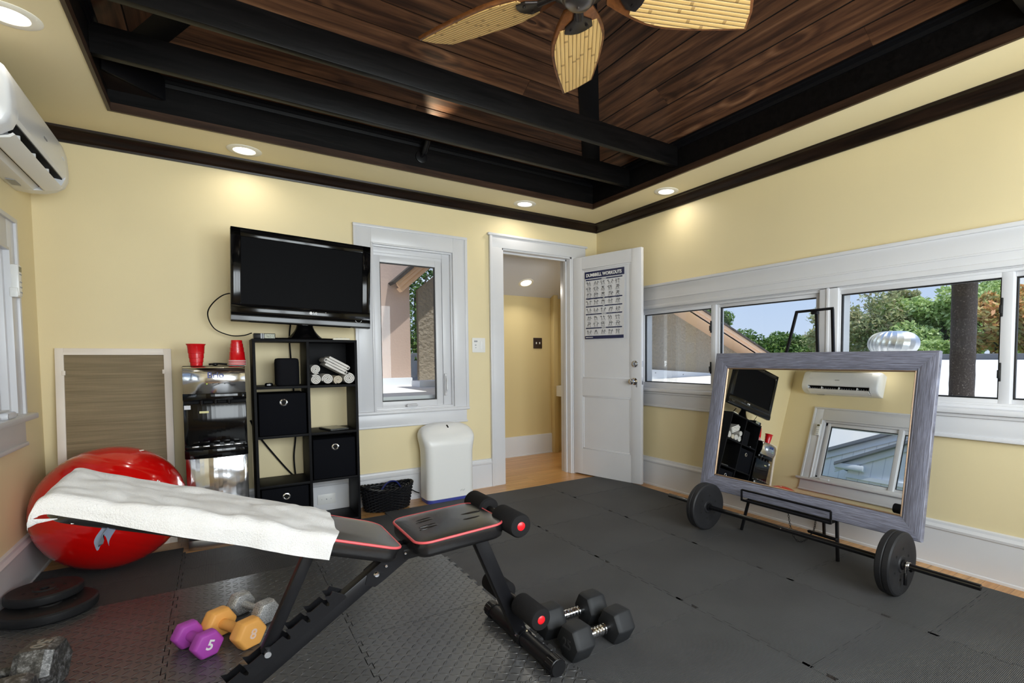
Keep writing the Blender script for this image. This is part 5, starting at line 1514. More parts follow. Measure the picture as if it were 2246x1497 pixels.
# notched ladder on the rail: two toothed plates
def ladder(yy):
    pts = []
    o0 = rn * .022
    s0, s1 = -.32, .30 * 0 + .285
    base0 = RL0 + rd * .06; 
    P_ = []
    pitch_, n_t = .062, 7
    S0 = .10
    P_.append((RL0 + rd * S0 + rn * .010)); 
    for k in range(n_t):
        s_ = S0 + k * pitch_
        P_ += [RL0 + rd * (s_ + o_) + rn * h_ for o_, h_ in ((0, .050), (.036, .050), (.038, .032), (.043, .027), (.048, .032), (.0505, .059), (.056, .055))]
    P_ += [RL0 + rd * (S0 + n_t * pitch_) + rn * .050, RL0 + rd * (S0 + n_t * pitch_ + .012) + rn * .056, RL0 + rd * (S0 + n_t * pitch_ + .03) + rn * .022, RL0 + rd * (S0 + n_t * pitch_ + .03) + rn * .010]
    return t_prism([(p.x, p.z) for p in P_], -yy - .0015, -yy + .0015)
for yy in (YB - .0235, YB + .0235):
    mb = MB(); mb.add(ladder(yy), M=basis((0, 0, 0), (1, 0, 0), (0, 0, 1), (0, -1, 0))); obj('notched_plate', mb, M['metal_black'], t, smooth=False)
# strut that props the backrest
mb = MB(); beam(mb, (-2.985, YB, .268), (-2.838, YB, .592), .034, .030); obj('support_strut', mb, M['metal_black'], t)
mb = MB(); mb.cyl((-2.982, YB - .034, .272), (-2.982, YB + .034, .272), .0085, n=16); obj('strut_pin', mb, M['steel'], t)
mb = MB(); beam(mb, backM @ Vector((.03, -.05, -.062)), backM @ Vector((.62, -.05, -.062)), .025, .022); obj('back_rail', mb, M['metal_black'], t)
mb = MB(); beam(mb, backM @ Vector((.03, .05, -.062)), backM @ Vector((.62, .05, -.062)), .025, .022); obj('back_rail', mb, M['metal_black'], t)
mb = MB(); mb.cyl((-3.245, YB + .25, .0505), (-3.245, YB - .25, .0505), .0275, n=24); obj('rear_foot', mb, M['metal_black'], t)
# foam rollers
for x, z, hl, ya, yb_ in ((-2.262, .540, .185, .045, .195), (-2.190, .202, .185, .05, .20)):
    mb = MB(); mb.cyl((x, YB - hl, z), (x, YB + hl, z), .0125, n=16); tube_ = obj('roller_bar', mb, M['metal_black'], t)
    for s_ in (-1, 1):
        R_ = .040
        MM = basis((x, YB, z), (1, 0, 0), (0, 0, -s_), (0, s_, 0))
        mb = MB(); mb.lathe([(.0126, ya), (R_ - .006, ya), (R_, ya + .008), (R_, yb_ - .009), (R_ - .004, yb_ - .002), (R_ - .010, yb_), (.0126, yb_)], 32, closed=True, M=MM); rl = obj('foam_roller', mb, M['foamroll'], t)
        mb = MB(); mb.lathe([(0, yb_ + .004), (.010, yb_ + .003), (.0145, yb_ + .0005), (.0145, yb_ - .004), (0, yb_ - .004)], 20, M=MM); obj('end_cap', mb, M['red_cap'], rl)
mb = MB(); beam(mb, (-2.33, YB, .500), (-2.262, YB, .540), .03, .02); obj('roller_arm', mb, M['metal_black'], t)

# towel over the backrest
def towel():
    L = .60; U0 = .180
    nu, nv = 110, 60
    hw = .152
    rnd_ = Vector((3.1, 1.7, .4))
    def f(a, b_):
        # a: along the pad from its lower end; b_: across from the far edge (0) to the near hanging hem (1)
        v_ = b_ * (2 * hw + .070 - .034 * a) - hw
        uend = backL - U0 + .006 + .040 * b_ ** 1.3
        u = a * uend + U0 + .020 * math.sin(b_ * 3.0) * (1 - a) + .034 * max(0, (b_ - .72) / .28) * (1 - a) - .012 * math.sin(b_ * PI) * (1 - a)
        # roll over the near side of the pad
        lu = u
        dz, dv, hang = .0075, v_, 0.0
        edge = hw + .010
        if v_ > edge - .020:
            s_ = v_ - (edge - .020); rad = .020
            th2 = min(s_ / rad, PI / 2)
            dv = edge - .020 + rad * math.sin(th2); dz = .0075 - rad * (1 - math.cos(th2))
            if s_ / rad > PI / 2: hang = s_ - rad * PI / 2; dz -= hang * .93; dv += .006 * math.sin(u * 26) * min(1, (s_ - rad) / .05)
        # roll over the head end
        hu, hz = lu, 0
        eu = backL + .012
        if lu > eu - .022:
            s_ = lu - (eu - .022); rad = .026
            th2 = min(s_ / rad, PI * .55)
            hu = eu - .022 + rad * math.sin(th2); hz = -rad * (1 - math.cos(th2))
            if s_ / rad > PI * .55:
                rest = s_ - rad * PI * .55
                hz -= rest * .93; hu -= rest * .30
        p = Vector((hu - .36 * hang, 0, dz + hz)); p.y = dv
        q_ = Vector((u * 9 + 1.3, v_ * 9, 0))
        fold = max(0, noise.noise(Vector((u * 7.0 - v_ * 5.0, v_ * 4.0 + u * 3, 2.2)))) * (.020 + .016 * a) + noise.noise(q_ * 2.1) * .0050 + abs(noise.noise(Vector((u * 15, v_ * 11, 7)))) * .0060
        fold *= min(1, .25 + b_ * 5)
        if dz > -.004: p.z += fold + .002
        else: p.y += fold * .5
        return backM @ Vector((p.x, p.y * NEAR, p.z))
    # which local v points towards the camera
    NEAR = 1 if (backM @ Vector((0, .1, 0))).y < YB else -1
    b = t_grid(f, nu, nv)
    bmesh.ops.recalc_face_normals(b, faces=b.faces)
    bmesh.ops.solidify(b, geom=list(b.faces), thickness=.0045)
    return b
mm, nt, bs, out = new_mat('white terry cloth')
nz = tex_noise(nt, coords(nt, 'Object'), 260, 4, .7)
nt.links.new(ramp(nt, tex_noise(nt, coords(nt, 'Object'), 9, 3), [(.3, rgb(224, 220, 217)), (.7, rgb(234, 232, 231))]), bs.inputs['Base Color']); bs.inputs['Roughness'].default_value = .95
bs.inputs['Sheen Weight'].default_value = .3
bump(nt, bs, nz, .9, .006)
solo('bench_towel', towel(), mm, 'white terry towel draped over the raised backrest of the weight bench', 'towel', ang=80)
mb = MB()
mb.add(t_grid(lambda a, b_: Vector((-3.302 + .024 * a + .008 * math.sin(b_ * 5), -2.464 + .004 * math.sin(a * 6 + b_ * 3), .752 - .062 * b_ * (1 + .25 * math.sin(a * 7)))), 10, 14))
bmesh.ops.solidify(mb.bm, geom=list(mb.bm.faces), thickness=.001)
obj('torn_strap', mb, plain('grey torn cloth', (92, 100, 116), .9), bpy.data.objects['weight_bench'])
mb = MB(); mb.box((-3.345, YB - .142, .742), (-3.318, YB - .140, .758)); obj('tag', mb, M['white_plastic'], bpy.data.objects['weight_bench'])

# ================================================================== MIRROR ON ITS EASEL
TILT = R(10.45)
mv = Vector((math.sin(TILT), 0, math.cos(TILT))); mu = Vector((0, -1, 0)); mn = Vector((-math.cos(TILT), 0, math.sin(TILT)))
MW, MH = 1.325, .915
MO = Vector((-.402, -2.330, .226))
YAWM = R(0.6)
rot = Matrix.Rotation(YAWM, 3, 'Z')
mu, mv, mn = rot @ mu, rot @ mv, rot @ mn
MM_ = basis(MO, mu, mv, mn)                       # local: x right, y up, z out of the glass
t = thing('framed_mirror', 'large landscape mirror in a weathered blue grey wood frame on the easel', 'mirror', tuple(MO))
cols_ = [(.25, (62, 60, 72)), (.5, (104, 104, 122)), (.75, (142, 146, 168))]
wood_h = grain('weathered blue grey wood', cols_, (60, 7, 60), .5, .2)
wood_v = wood_h
FWID = .098
fm = MB()
prof = [(0, -.028), (0, -.002), (.004, .001), (.016, .003), (.075, -.004), (.084, -.009), (.088, -.008), (.090, -.012), (FWID, -.014), (FWID, -.028)]
def rect_ring(inset, z): return [MM_ @ Vector((x, y, z)) for x, y in ((-MW / 2 + inset, inset), (MW / 2 - inset, inset), (MW / 2 - inset, MH - inset), (-MW / 2 + inset, MH - inset))]
for side in range(4):
    secs = []
    for e in (side, (side + 1) % 4):
        secs.append([rect_ring(i_, z_)[e] for i_, z_ in prof])
    mb = MB()
    b = t_loft(secs)
    uvl = b.loops.layers.uv.new('UVMap')
    ax = mu if side % 2 == 0 else mv; ay = mv if side % 2 == 0 else mu
    for f_ in b.faces:
        for l in f_.loops: l[uvl].uv = ((l.vert.co - MO).dot(ax) + side * 3, (l.vert.co - MO).dot(ay))
    mb.add(b)
    if side == 0:
        wood_uv = grain('weathered blue grey timber', [(.3, (78, 76, 84)), (.5, (116, 117, 132)), (.72, (158, 162, 182))], (9, 330, 1), .45, .3, kind='UV', detail=6)
    obj('frame_rail', mb, wood_uv, t, ang=25)
mb = MB()
gold = plain('bronze inner lip', (150, 124, 98), .35, metal=.5)
secs = [[MM_ @ Vector((x, y, z)) for x, y in ((-MW / 2 + i_, i_), (MW / 2 - i_, i_), (MW / 2 - i_, MH - i_), (-MW / 2 + i_, MH - i_))] for i_, z in ((FWID - .001, -.013), (FWID + .003, -.011), (FWID + .007, -.016), (FWID + .007, -.022))]
b = bmesh.new(); rg = [[b.verts.new(p) for p in s] for s in secs]
for a_, c_ in zip(rg, rg[1:]):
    for k in range(4): b.faces.new((a_[k], a_[(k + 1) % 4], c_[(k + 1) % 4], c_[k]))
mb.add(b); obj('inner_lip', mb, gold, t, smooth=False)
mir = plain('mirror silver', (238, 240, 240), .005, metal=1)
mb = MB(); mb.box((-MW / 2 + FWID, FWID, -.022), (MW / 2 - FWID, MH - FWID, -.0185), M=MM_); obj('mirror_glass', mb, mir, t, smooth=False)
mb = MB(); mb.box((-MW / 2 + .01, .01, -.030), (MW / 2 - .01, MH - .01, -.026), M=MM_); obj('backing', mb, M['matte_black'], t, smooth=False)

t = thing('easel', 'black metal tripod easel with chain holding the framed mirror', 'easel', (-.30, -2.305, .0125))
def sq(mb, p0, p1, w_=.013): beam(mb, p0, p1, w_, w_, .0015, side=Vector((1, 0, .2)).normalized())
back_off = -mn * .042
fl, fr_ = Vector((-.412, -2.000, .0145)), Vector((-.420, -2.612, .0145))
tl, tr2 = Vector((-.172, -2.205, 1.372)), Vector((-.172, -2.425, 1.376))
for a, b_ in ((fl, tl), (fr_, tr2)):
    mb = MB(); sq(mb, a + Vector((.012, 0, 0)), b_ + Vector((.012, 0, 0)), .015); obj('leg', mb, M['metal_black'], t)
mb = MB(); sq(mb, Vector((-.038, -2.335, .0006)), Vector((-.140, -2.318, 1.366)), .015); obj('leg', mb, M['metal_black'], t)
mb = MB(); sq(mb, tl + Vector((.012, .006, 0)), tr2 + Vector((.012, -.006, 0)), .015); mb.box((-.168, -2.335, 1.350), (-.135, -2.300, 1.366), bev=.002); obj('top_bar', mb, M['metal_black'], t)
# tray with its upturned lip
ty0, ty1 = -2.030, -2.588
mb = MB()
zf_, zt_ = .214, .283
xo = -.441
for z in (zf_ + .006, zt_): sq(mb, Vector((xo, ty0, z)), Vector((xo, ty1, z)), .010)
for y in (ty0, ty1): sq(mb, Vector((xo, y, zf_)), Vector((xo, y, zt_)), .010)
mb.box((xo, ty1 + .004, zf_ - .003), (-.350, ty0 - .004, zf_ + .003), bev=.001)
obj('tray', mb, M['metal_black'], t)
mb = MB(); sq(mb, Vector((-.405, -2.604, .128)), Vector((-.29, -2.378, .090)), .014); obj('brace', mb, M['metal_black'], t)
# chain hanging in a loop
pts = bez([(-.372, -2.297, .207), (-.365, -2.314, .105), (-.35, -2.338, .040), (-.35, -2.385, .046), (-.365, -2.448, .12), (-.372, -2.470, .208)], 12)
cum = [0]
for a, b_ in zip(pts, pts[1:]): cum.append(cum[-1] + (b_ - a).length)
mb = MB(); step = .0115; s_ = 0; k = 0
while s_ < cum[-1]:
    i_ = max(j for j in range(len(cum)) if cum[j] <= s_); i_ = min(i_, len(pts) - 2)
    p = pts[i_].lerp(pts[i_ + 1], (s_ - cum[i_]) / max(1e-6, cum[i_ + 1] - cum[i_])); d = (pts[i_ + 1] - pts[i_]).normalized()
    o_ = d.orthogonal().normalized(); o_.rotate(Matrix.Rotation(PI / 2 * (k % 2) + .4, 3, d))
    mb.tube([p + d * .0085 * math.cos(a) + o_ * .0048 * math.sin(a) for a in [2 * PI * j / 10 for j in range(10)]], .0013, n=5, closed=True)
    s_ += step; k += 1
obj('chain', mb, M['metal_black'], t)

# ================================================================== BARBELL
BX, BZ_ = -.557, .1575
t = thing('barbell', 'black barbell loaded with a plate at each end, on the floor before the mirror', 'barbell', (BX, -2.4, .0125))
mb = MB(); mb.cyl((BX, -1.530, BZ_), (BX, -3.272, BZ_), .0135, n=24, bev=.002); obj('bar', mb, M['metal_bar'], t)
mb = MB(); mb.cyl((BX, -2.38, BZ_ + .0005), (BX - .0138, -2.381, BZ_ + .004), .003, n=10); obj('set_screw', mb, M['chrome'], t)
for y, lab in ((-1.842, None), (-2.952, None)):
    Mp = basis((BX, y, BZ_), (1, 0, 0), (0, 0, 1), (0, -1, 0))
    mb = MB()
    pf = plate_profile(.145, .064)
    mid = [q_ for q_ in pf]
    i_ = pf.index((.145, -.032 + .012))
    pf = pf[:i_ + 1] + [(.145, -.004), (.1425, -.001), (.1425, .001), (.145, .004)] + pf[i_ + 1:]
    mb.lathe(pf, 64, closed=True, M=Mp); d_ = obj('weight_plate', mb, M['iron_rubber'], t)
    for k in range(6):
        a = .35 + 2 * PI * k / 6
        mb = MB(); mb.cyl((.070 * math.cos(a), .070 * math.sin(a), .020), (.070 * math.cos(a), .070 * math.sin(a), .0284), .0062, n=12, M=Mp); obj('screw_recess', mb, M['gap'], d_)
    mb = MB(); mb.lathe([(.0137, .028), (.021, .028), (.023, .034), (.021, .040), (.0137, .040)], 24, closed=True, M=Mp); obj('hub', mb, M['black_plastic'], d_)
# spring collar on the outer side of the near plate, and its handle
mb = MB(); mb.tube([(BX + .0165 * math.cos(a), -2.999 - .0036 * a / (2 * PI), BZ_ + .0165 * math.sin(a)) for a in [2 * PI * 3.6 * j / 80 for j in range(81)]], .0020, n=8); 
mb.tube([(BX - .0165, -3.0, BZ_), (BX - .02, -3.002, BZ_ - .025), (BX - .018, -3.003, BZ_ - .035)], .0020, n=8)
sp_ = obj('spring_collar', mb, M['chrome'], t)
mb = MB(); mb.cyl((BX - .018, -3.002, BZ_ - .030), (BX - .024, -3.004, BZ_ - .082), .0075, n=14, bev=.002); mb.cyl((BX + .006, -3.012, BZ_ - .02), (BX + .03, -3.018, BZ_ - .02), .0075, n=14); obj('collar_grip', mb, M['black_plastic'], sp_)
# ================================================================== OUTSIDE
M['roof_white'] = plain('white roof membrane', (224, 224, 222), .7, var=.03, vscale=1.2)
M['stucco'] = plain('beige rough stucco', (150, 140, 124), .85, bscale=26, bstr=.9, bdist=.03)
M['stucco_pink'] = plain('pinkish tan stucco', (196, 172, 158), .85, bscale=40, bstr=.25, bdist=.01)
M['tan_trim'] = plain('tan painted timber', (222, 186, 154), .6)
M['shingle'] = plain('dark roof shingles', (70, 64, 60), .9, bscale=30, bstr=.5, var=.15, vscale=20)
M['flash'] = plain('white flashing board', (226, 230, 236), .5)
def rz(x): return .78 + .026 * max(0, x - .2)
mb = MB()
mb.add(t_loft([[(.16, y, .66), (.16, y, .78), (10.6, y, 1.03), (10.6, y, .66)] for y in (-12, 3.5)]))
mb.box((-4.6, .66 - .4, .60), (.16, 3.6, .80)) if False else None
struct('roof_terrace', mb, M['roof_white'], smooth=False)
mb = MB(); mb.box((-4.4, T + .02, .55), (-1.24, 9, .80)); mb.box((-1.24, 1.17, .55), (.15, 9, .80))
struct('roof_north', mb, M['roof_white'], smooth=False)
mb = MB(); mb.box((10.4, -12, .9), (10.65, 3.4, 1.155), bev=.01)
struct('parapet_trim', mb, plain('dark grey parapet cap', (112, 112, 114), .8, var=.06), smooth=False)
# ground far below
mb = MB(); mb.box((-60, -60, -3.2), (60, 60, -3.0)); struct('ground', mb, plain('dull lawn', (96, 116, 70), .9, var=.2, vscale=.4), smooth=False)

# gable of the next wing, to the right
t = thing('gable_wing', 'beige stucco gable wing with tan eaves beyond the long window', 'building', (2.4, 1.2, .78))
def rake(x): return 1.729 - (x - 2.037) * .389
mb = MB(); mb.prism([(.45, .70), (5.0, .70), (5.0, rake(5.0) + .03), (.45, rake(.45) + .03)], 1.0, 1.5, M=basis((0, 0, 0), (1, 0, 0), (0, 0, 1), (0, 1, 0))); obj('wall', mb, M['stucco'], t, smooth=False)
RK = basis((2.037, 1.0, 1.729), (1, 0, -.389), (.389, 0, 1), (0, -1, 0))
mb = MB(); mb.box((-1.7, .0, -.6), (3.7, .02, .30), M=RK); obj('soffit', mb, M['tan_trim'], t, smooth=False)
mb = MB(); mb.box((-1.7, -.004, .28), (3.7, .085, .30), bev=.004, M=RK); mb.box((-1.7, .055, .30), (3.7, .105, .325), bev=.004, M=RK); obj('rake_board', mb, M['tan_trim'], t)
mb = MB(); mb.box((-1.7, .103, -1.6), (3.74, .125, .35), M=RK); obj('roof', mb, M['shingle'], t, smooth=False)
mb = MB(); mb.add(t_loft([[(x, .955, .70), (x, 1.0, .70), (x, 1.0, z_), (x, .955, z_)] for x, z_ in ((.45, 1.02), (4.9, .745))])); fl_ = obj('base_flashing', mb, M['flash'], t, smooth=False)
for x in (1.72, 2.25, 2.85):
    mb = MB(); mb.cyl((x, .956, .90 - (x - 1.7) * .06), (x, .95, .90 - (x - 1.7) * .06), .008, n=8); obj('fixing', mb, M['grey_plastic'], fl_)

# blocks beyond the back window
t = thing('stucco_block', 'tall plain pinkish tan stucco wall outside the back window', 'building', (-2.6, 2.2, .80))
mb = MB(); mb.box((-4.2, 2.0, .885), (-1.205, 2.5, 4.2)); obj('wall', mb, M['stucco_pink'], t, smooth=False)
mb = MB(); mb.box((-4.2, 1.97, .80), (-1.20, 2.5, .885)); obj('base_flashing', mb, M['flash'], t, smooth=False)
t = thing('gable_block', 'beige rough stucco wall with tan eave outside the back window', 'building', (-.4, 2.6, .80))
mb = MB(); mb.prism([(-1.09, .80), (.15, .80), (.15, 2.95), (-1.09, 1.92)], 2.05, 2.12, M=basis((0, 0, 0), (1, 0, 0), (0, 0, 1), (0, 1, 0))); obj('wall', mb, M['stucco'], t, smooth=False)
RK2 = basis((-1.300, 1.90, 1.875), (1, 0, .92), (-.92, 0, 1), (0, -1, 0))
mb = MB(); mb.box((-.02, .00, -1.9), (1.9, .06, 0), bev=.004, M=RK2); mb.box((-.02, .05, -.01), (1.9, .10, .03), bev=.004, M=RK2); mb.box((-.02, .09, .02), (1.9, .13, .05), bev=.004, M=RK2); obj('rake_board', mb, M['tan_trim'], t)
mb = MB(); mb.box((-.05, .125, -1.9), (1.9, .16, .08), M=RK2); obj('roof', mb, M['shingle'], t, smooth=False)
mb = MB(); mb.box((-1.10, 2.00, .79), (.15, 2.05, .835)); obj('base_flashing', mb, M['flash'], t, smooth=False)
mb = MB(); mb.box((-1.32, 1.35, .80), (-.95, 1.62, .865), bev=.004); solo('roof_curb', mb, M['flash'], 'low white boxed curb on the roof outside the back window', 'roof curb')
mb = MB()
for k in range(5): mb.tube([(-1.03 + .02 * k + .07 * math.cos(a), 2.45 + .02 * k, 1.02 + .145 * math.sin(a)) for a in [2 * PI * j / 28 for j in range(28)]], .013, n=6, closed=True)
solo('coiled_hose', mb, M['flash'], 'white coiled pipe hanging by the stucco wall outside the back window', 'pipe')
mb = MB(); mb.box((-1.185, 2.72, .80), (-.6, 2.8, 1.08))
solo('roof_upstand', mb, M['flash'], 'white upstand between the two stucco walls outside the back window', 'roof upstand')

# pole and turbine vent on the roof
t = thing('dark_pole', 'dark speckled pole rising from the white roof outside the long window', 'pole', (1.10, -2.655, .79))
mm, nt, bs, out = new_mat('black tarred pole')
nz = tex_noise(nt, coords(nt, 'Object'), 90, 5, .8)
nt.links.new(ramp(nt, nz, [(.5, rgb(58, 50, 47)), (.62, rgb(86, 77, 74)), (.70, rgb(190, 186, 184))]), bs.inputs['Base Color']); bs.inputs['Roughness'].default_value = .8
bump(nt, bs, nz, .6, .006)
mb = MB()
rnd = random.Random(5)
secs = []
for k in range(40):
    z_ = .79 + k * .06
    secs.append([(1.10 + (.072 + .0018 * math.sin(k * 1.7 + j)) * math.cos(2 * PI * j / 24), -2.655 + (.072 + .0018 * math.cos(k * 2.3 + j * 2)) * math.sin(2 * PI * j / 24), z_) for j in range(24)])
mb.add(t_loft(secs)); obj('shaft', mb, mm, t)
t = thing('turbine_vent', 'shiny ribbed aluminium turbine vent on the white roof outside the window', 'roof vent', (1.28, -2.14, .80))
alu = plain('bright aluminium', (226, 228, 230), .38, metal=1)
mb = MB(); mb.cyl((1.28, -2.14, .80), (1.28, -2.14, 1.12), .13, n=32); obj('base_pipe', mb, alu, t)
TV = Matrix.Translation((1.28, -2.14, 1.20)) @ Matrix.Scale(.87, 4)
mb = MB()
NV = 22
b = bmesh.new()
rows = []
SEG = NV * 4
for i in range(17):
    e = -.46 * PI + .92 * PI * i / 16
    rr_ = .205 * max(0.0, math.cos(e)) ** .62; z_ = .112 * math.sin(e)
    rows.append([b.verts.new(TV @ Vector(((rr_ - .020 * (1 - j % 4 / 3) * min(1, rr_ / .1)) * math.cos(2 * PI * (j - (.8 if j % 4 == 0 else 0)) / SEG + .12 * math.sin(e)), (rr_ - .020 * (1 - j % 4 / 3) * min(1, rr_ / .1)) * math.sin(2 * PI * (j - (.8 if j % 4 == 0 else 0)) / SEG + .12 * math.sin(e)), z_))) for j in range(SEG)])
for a_, c_ in zip(rows, rows[1:]):
    for k in range(SEG): b.faces.new((a_[k], a_[(k + 1) % SEG], c_[(k + 1) % SEG], c_[k]))
b.faces.new(rows[-1]); b.faces.new(rows[0][::-1])
bmesh.ops.recalc_face_normals(b, faces=b.faces)
mb.add(b)
obj('turbine_fins', mb, alu, t, ang=14)

# house across the lane, seen in the mirror through the left window
t = thing('white_house', 'pale boarded house with gabled roofs outside the left window', 'building', (-8.2, -2.5, -3))
mm, nt, bs, out = new_mat('pale vertical boarding')
sp = nt.nodes.new('ShaderNodeSeparateXYZ'); nt.links.new(coords(nt, 'Object', (1, 1, 1)), sp.inputs[0])
st = mth(nt, 'GREATER_THAN', mth(nt, 'FRACT', mth(nt, 'MULTIPLY', sp.outputs['Y'], 5.0)), .93)
mx = nt.nodes.new('ShaderNodeMixRGB'); mx.inputs[1].default_value = rgb(244, 245, 246); mx.inputs[2].default_value = rgb(214, 217, 222)
nt.links.new(st, mx.inputs[0]); nt.links.new(mx.outputs[0], bs.inputs['Base Color']); bs.inputs['Roughness'].default_value = .7
YG = basis((0, 0, 0), (0, 1, 0), (0, 0, 1), (1, 0, 0))
rfm = plain('weathered grey roof edge', (128, 130, 134), .8)
def zm(y): return 1.88 + (1.51 - y) * .44
def zp(y): return 1.68 + (.78 - y) * .50
mb = MB(); mb.prism([(4.5, -3), (4.5, zm(4.5)), (-2.6, zm(-2.6)), (-8.5, zm(-2.6) - 5.9 * .44), (-8.5, -3)], -9.0, -7.9, M=YG); obj('wall', mb, mm, t, smooth=False)
for y0, y1, z0, z1 in ((4.7, -2.6, zm(4.7), zm(-2.6)), (-2.6, -8.7, zm(-2.6), zm(-2.6) - 6.1 * .44)):
    mb = MB(); mb.add(t_loft([[(x, y0, z0 - .015), (x, y0, z0 + .05), (x, y1, z1 + .05), (x, y1, z1 - .015)] for x in (-9.1, -7.78)])); obj('roof', mb, rfm, t, smooth=False)
    mb = MB(); mb.add(t_loft([[(x, y0, z0 - .14), (x, y0, z0 - .01), (x, y1, z1 - .01), (x, y1, z1 - .14)] for x in (-7.89, -7.86)])); obj('rake_board', mb, M['flash'], t, smooth=False)
mb = MB(); mb.prism([(.70, -3), (.70, zp(.70)), (-2.4, zp(-2.4)), (-5.5, zp(.70)), (-5.5, -3)], -7.88, -7.4, M=YG); obj('porch_wall', mb, mm, t, smooth=False)
for y0, y1, z0, z1 in ((.92, -2.4, zp(.92), zp(-2.4)), (-2.4, -5.7, zp(-2.4), zp(.92))):
    mb = MB(); mb.add(t_loft([[(x, y0, z0 - .01), (x, y0, z0 + .045), (x, y1, z1 + .045), (x, y1, z1 - .01)] for x in (-7.88, -7.28)])); obj('porch_roof', mb, rfm, t, smooth=False)
    mb = MB(); mb.add(t_loft([[(x, y0, z0 - .13), (x, y0, z0 - .01), (x, y1, z1 - .01), (x, y1, z1 - .13)] for x in (-7.39, -7.36)])); obj('rake_board', mb, M['flash'], t, smooth=False)
mb = MB(); mb.box((-7.42, .40, 1.56), (-7.30, .92, 1.66), bev=.01); obj('eave_return', mb, M['flash'], t)
for z in (1.22, 1.42): 
    mb = MB(); mb.box((-7.42, -5.5, z), (-7.36, .70, z + .07)); obj('belt_board', mb, M['flash'], t, smooth=False)

# ------------------------------------------------------------------ trees
def leaf_mat(name, cs):
    m, nt, bs, out = new_mat(name)
    g = nt.nodes.new('ShaderNodeNewGeometry')
    col = ramp(nt, g.outputs['Random Per Island'], [(i / (len(cs) - 1), rgb(*c)) for i, c in enumerate(cs)])
    nt.links.new(col, bs.inputs['Base Color']); bs.inputs['Roughness'].default_value = .55
    tl = nt.nodes.new('ShaderNodeBsdfTranslucent'); nt.links.new(col, tl.inputs[0])
    mx = nt.nodes.new('ShaderNodeMixShader'); mx.inputs[0].default_value = .35
    nt.links.new(bs.outputs[0], mx.inputs[1]); nt.links.new(tl.outputs[0], mx.inputs[2]); nt.links.new(mx.outputs[0], out.inputs[0])
    return m
LM = leaf_mat('green tree leaves', [(136, 160, 96), (172, 196, 120), (202, 220, 150), (222, 234, 178)])
LM2 = leaf_mat('olive tree leaves', [(138, 148, 108), (170, 176, 128), (196, 198, 152), (184, 166, 134)])
LMD = leaf_mat('dark hedge leaves', [(48, 76, 34), (84, 116, 54), (112, 142, 72), (146, 168, 94)])
LMC = leaf_mat('croton leaves', [(214, 150, 96), (232, 180, 124), (170, 178, 106), (236, 208, 142), (160, 170, 100)])
BARK = plain('grey bark', (96, 84, 72), .9)
def tree(label, c, rad, n, ls, mat, z0, seed, group='trees beyond the roof', clumps=26, name='tree', cat='tree', long=1.0):
    rnd = random.Random(seed)
    t = thing(name, label, cat, (c[0], c[1], z0), group)
    mb = MB(); mb.tube([(c[0], c[1], z0), (c[0] + .05, c[1], (z0 + c[2]) / 2), (c[0], c[1] + .05, c[2])], [.10 * rad[0] / 1.5, .08 * rad[0] / 1.5, .03], n=8)
    for k in range(5):
        a = rnd.uniform(0, 6.28)
        mb.tube([(c[0], c[1], c[2] - rad[2] * .5), (c[0] + .35 * rad[0] * math.cos(a), c[1] + .35 * rad[1] * math.sin(a), c[2]), (c[0] + .7 * rad[0] * math.cos(a), c[1] + .7 * rad[1] * math.sin(a), c[2] + rad[2] * rnd.uniform(0, .5))], [.04, .025, .01], n=6)
    obj('trunk', mb, BARK, t)
    cl = []
    while len(cl) < clumps:
        v = Vector((rnd.uniform(-1, 1), rnd.uniform(-1, 1), rnd.uniform(-1, 1)))
        if .25 < v.length < 1: cl.append((v, rnd.uniform(.22, .42)))
    vs, fs = [], []
    for i in range(n):
        v, r_ = rnd.choice(cl)
        d = Vector((rnd.gauss(0, 1), rnd.gauss(0, 1), rnd.gauss(0, 1))).normalized() * r_ * rnd.uniform(.5, 1.05)
        p = Vector((c[0] + (v.x + d.x) * rad[0], c[1] + (v.y + d.y) * rad[1], c[2] + (v.z + d.z) * rad[2]))
        a = Vector((rnd.gauss(0, 1), rnd.gauss(0, 1), rnd.gauss(0, .7))).normalized(); b_ = a.orthogonal().normalized()
        b_.rotate(Matrix.Rotation(rnd.uniform(0, 6.28), 3, a))
        s_ = ls * rnd.uniform(.6, 1.25)
        k = len(vs)
        vs += [p - a * s_ * long, p + b_ * s_ * .42, p + a * s_ * long, p - b_ * s_ * .42]
        fs.append((k, k + 1, k + 2, k + 3))
    me = bpy.data.meshes.new('foliage')
    me.from_pydata([v_ - rootloc(t) for v_ in vs], [], fs); me.materials.append(mat)
    o = bpy.data.objects.new('foliage', me); link(o, t)
    return t
CAMP = Vector((-3.0764, -3.9903, 1.0956))
def at(px, py, dist):
    """a point seen at photo pixel (px, py), dist metres away along the view axis: used only to pick where a tree stands"""
    d = fw + rt * ((px - CX) / F_PX) - up * ((py - CY) / F_PX)
    return CAMP + d * dist
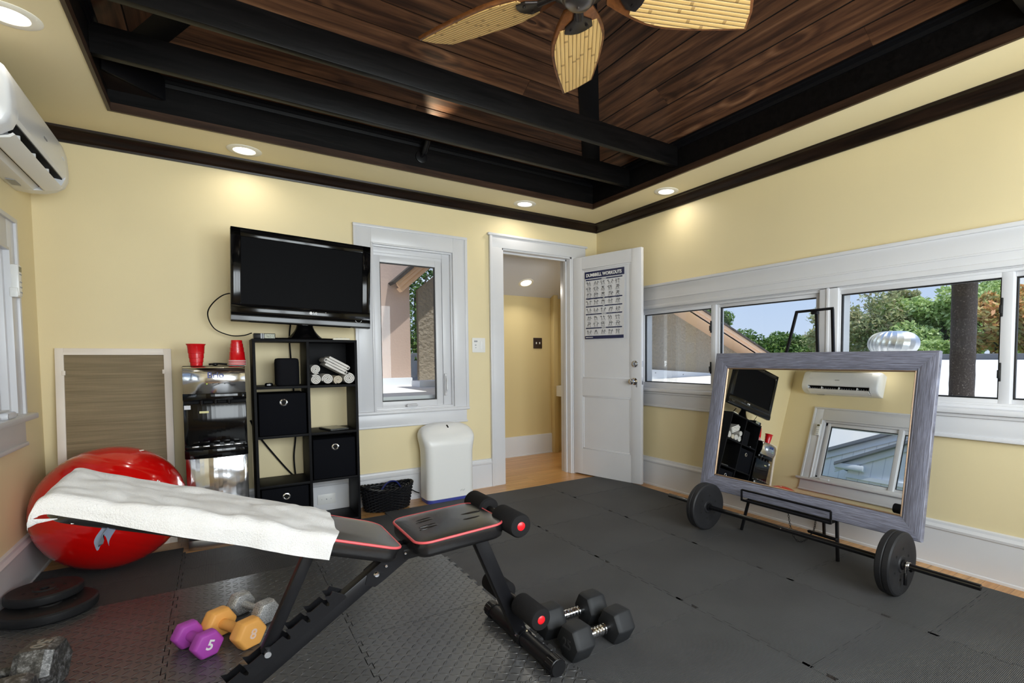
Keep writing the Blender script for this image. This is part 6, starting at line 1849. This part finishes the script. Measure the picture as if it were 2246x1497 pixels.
def place(px, w_px, ytop, ybot, dist):
    a = at(px, (ytop + ybot) / 2, dist)
    return (a.x, a.y, a.z), (w_px / 2 / F_PX * dist, w_px / 2 / F_PX * dist, (ybot - ytop) / 2 / F_PX * dist)
specs = [
    ('grey green tree beyond the roof at the left end of the large window', 1895, 190, 648, 800, 20, LM2, 5200, .17),
    ('leafy bright green tree beyond the roof behind the turbine vent', 1985, 170, 660, 800, 19, LM, 5200, .17),
    ('tall bright green tree beyond the roof left of the dark pole', 2070, 170, 640, 790, 18, LM, 5600, .17),
    ('sparse pale tree crown rising behind the turbine vent tree', 1975, 70, 632, 690, 23, LM2, 1500, .16),
    ('light green tree top beyond the roof right of the dark pole', 2178, 120, 614, 740, 21, LM, 4200, .17),
    ('low green bush at the foot of the trees near the dark pole', 2050, 130, 750, 800, 16, LM, 2800, .12),
    ('dark green far tree seen low over the gable roof', 1655, 130, 728, 800, 42, LMD, 3200, .30),
    ('dark green far tree seen low left of the easel top', 1720, 110, 732, 800, 44, LMD, 3000, .30),
    ('dark green far tree seen low behind the easel legs', 1790, 110, 738, 800, 46, LMD, 3000, .30),
    ('small dark tree crown showing above the gable roof', 1548, 90, 668, 740, 13, LMD, 2600, .11),
    ('tree seen at the right edge of the photo beyond the roof', 2285, 180, 640, 800, 19, LM, 3600, .17),
]
for i, (lab, px, w_, yt, yb_, ds, mt, n_, ls_) in enumerate(specs):
    c, rad = place(px, w_, yt, yb_, ds)
    tree(lab, c, rad, int(n_ * 2.2), ls_ * .58, mt, -3.0, 20 + i, clumps=40)
c, rad = place(2190, 150, 650, 792, 13.5)
tree('shrub with orange and yellow leaves beyond the roof beside the dark pole', c, rad, 5500, .10, LMC, -3.0, 77, None, 22, 'croton_shrub', 'shrub', 1.2)
c, rad = place(2262, 90, 640, 792, 12.5)
tree('orange leaved shrub at the right edge of the photo', c, rad, 3600, .09, LMC, -3.0, 78, None, 18, 'croton_shrub', 'shrub', 1.2)
tree('dense green hedge tree filling the gap between the stucco walls', (.30, 6.4, 2.4), (1.2, .8, 2.6), 16000, .05, LMD, -3.0, 99, None, 60, 'hedge_tree', 'tree')
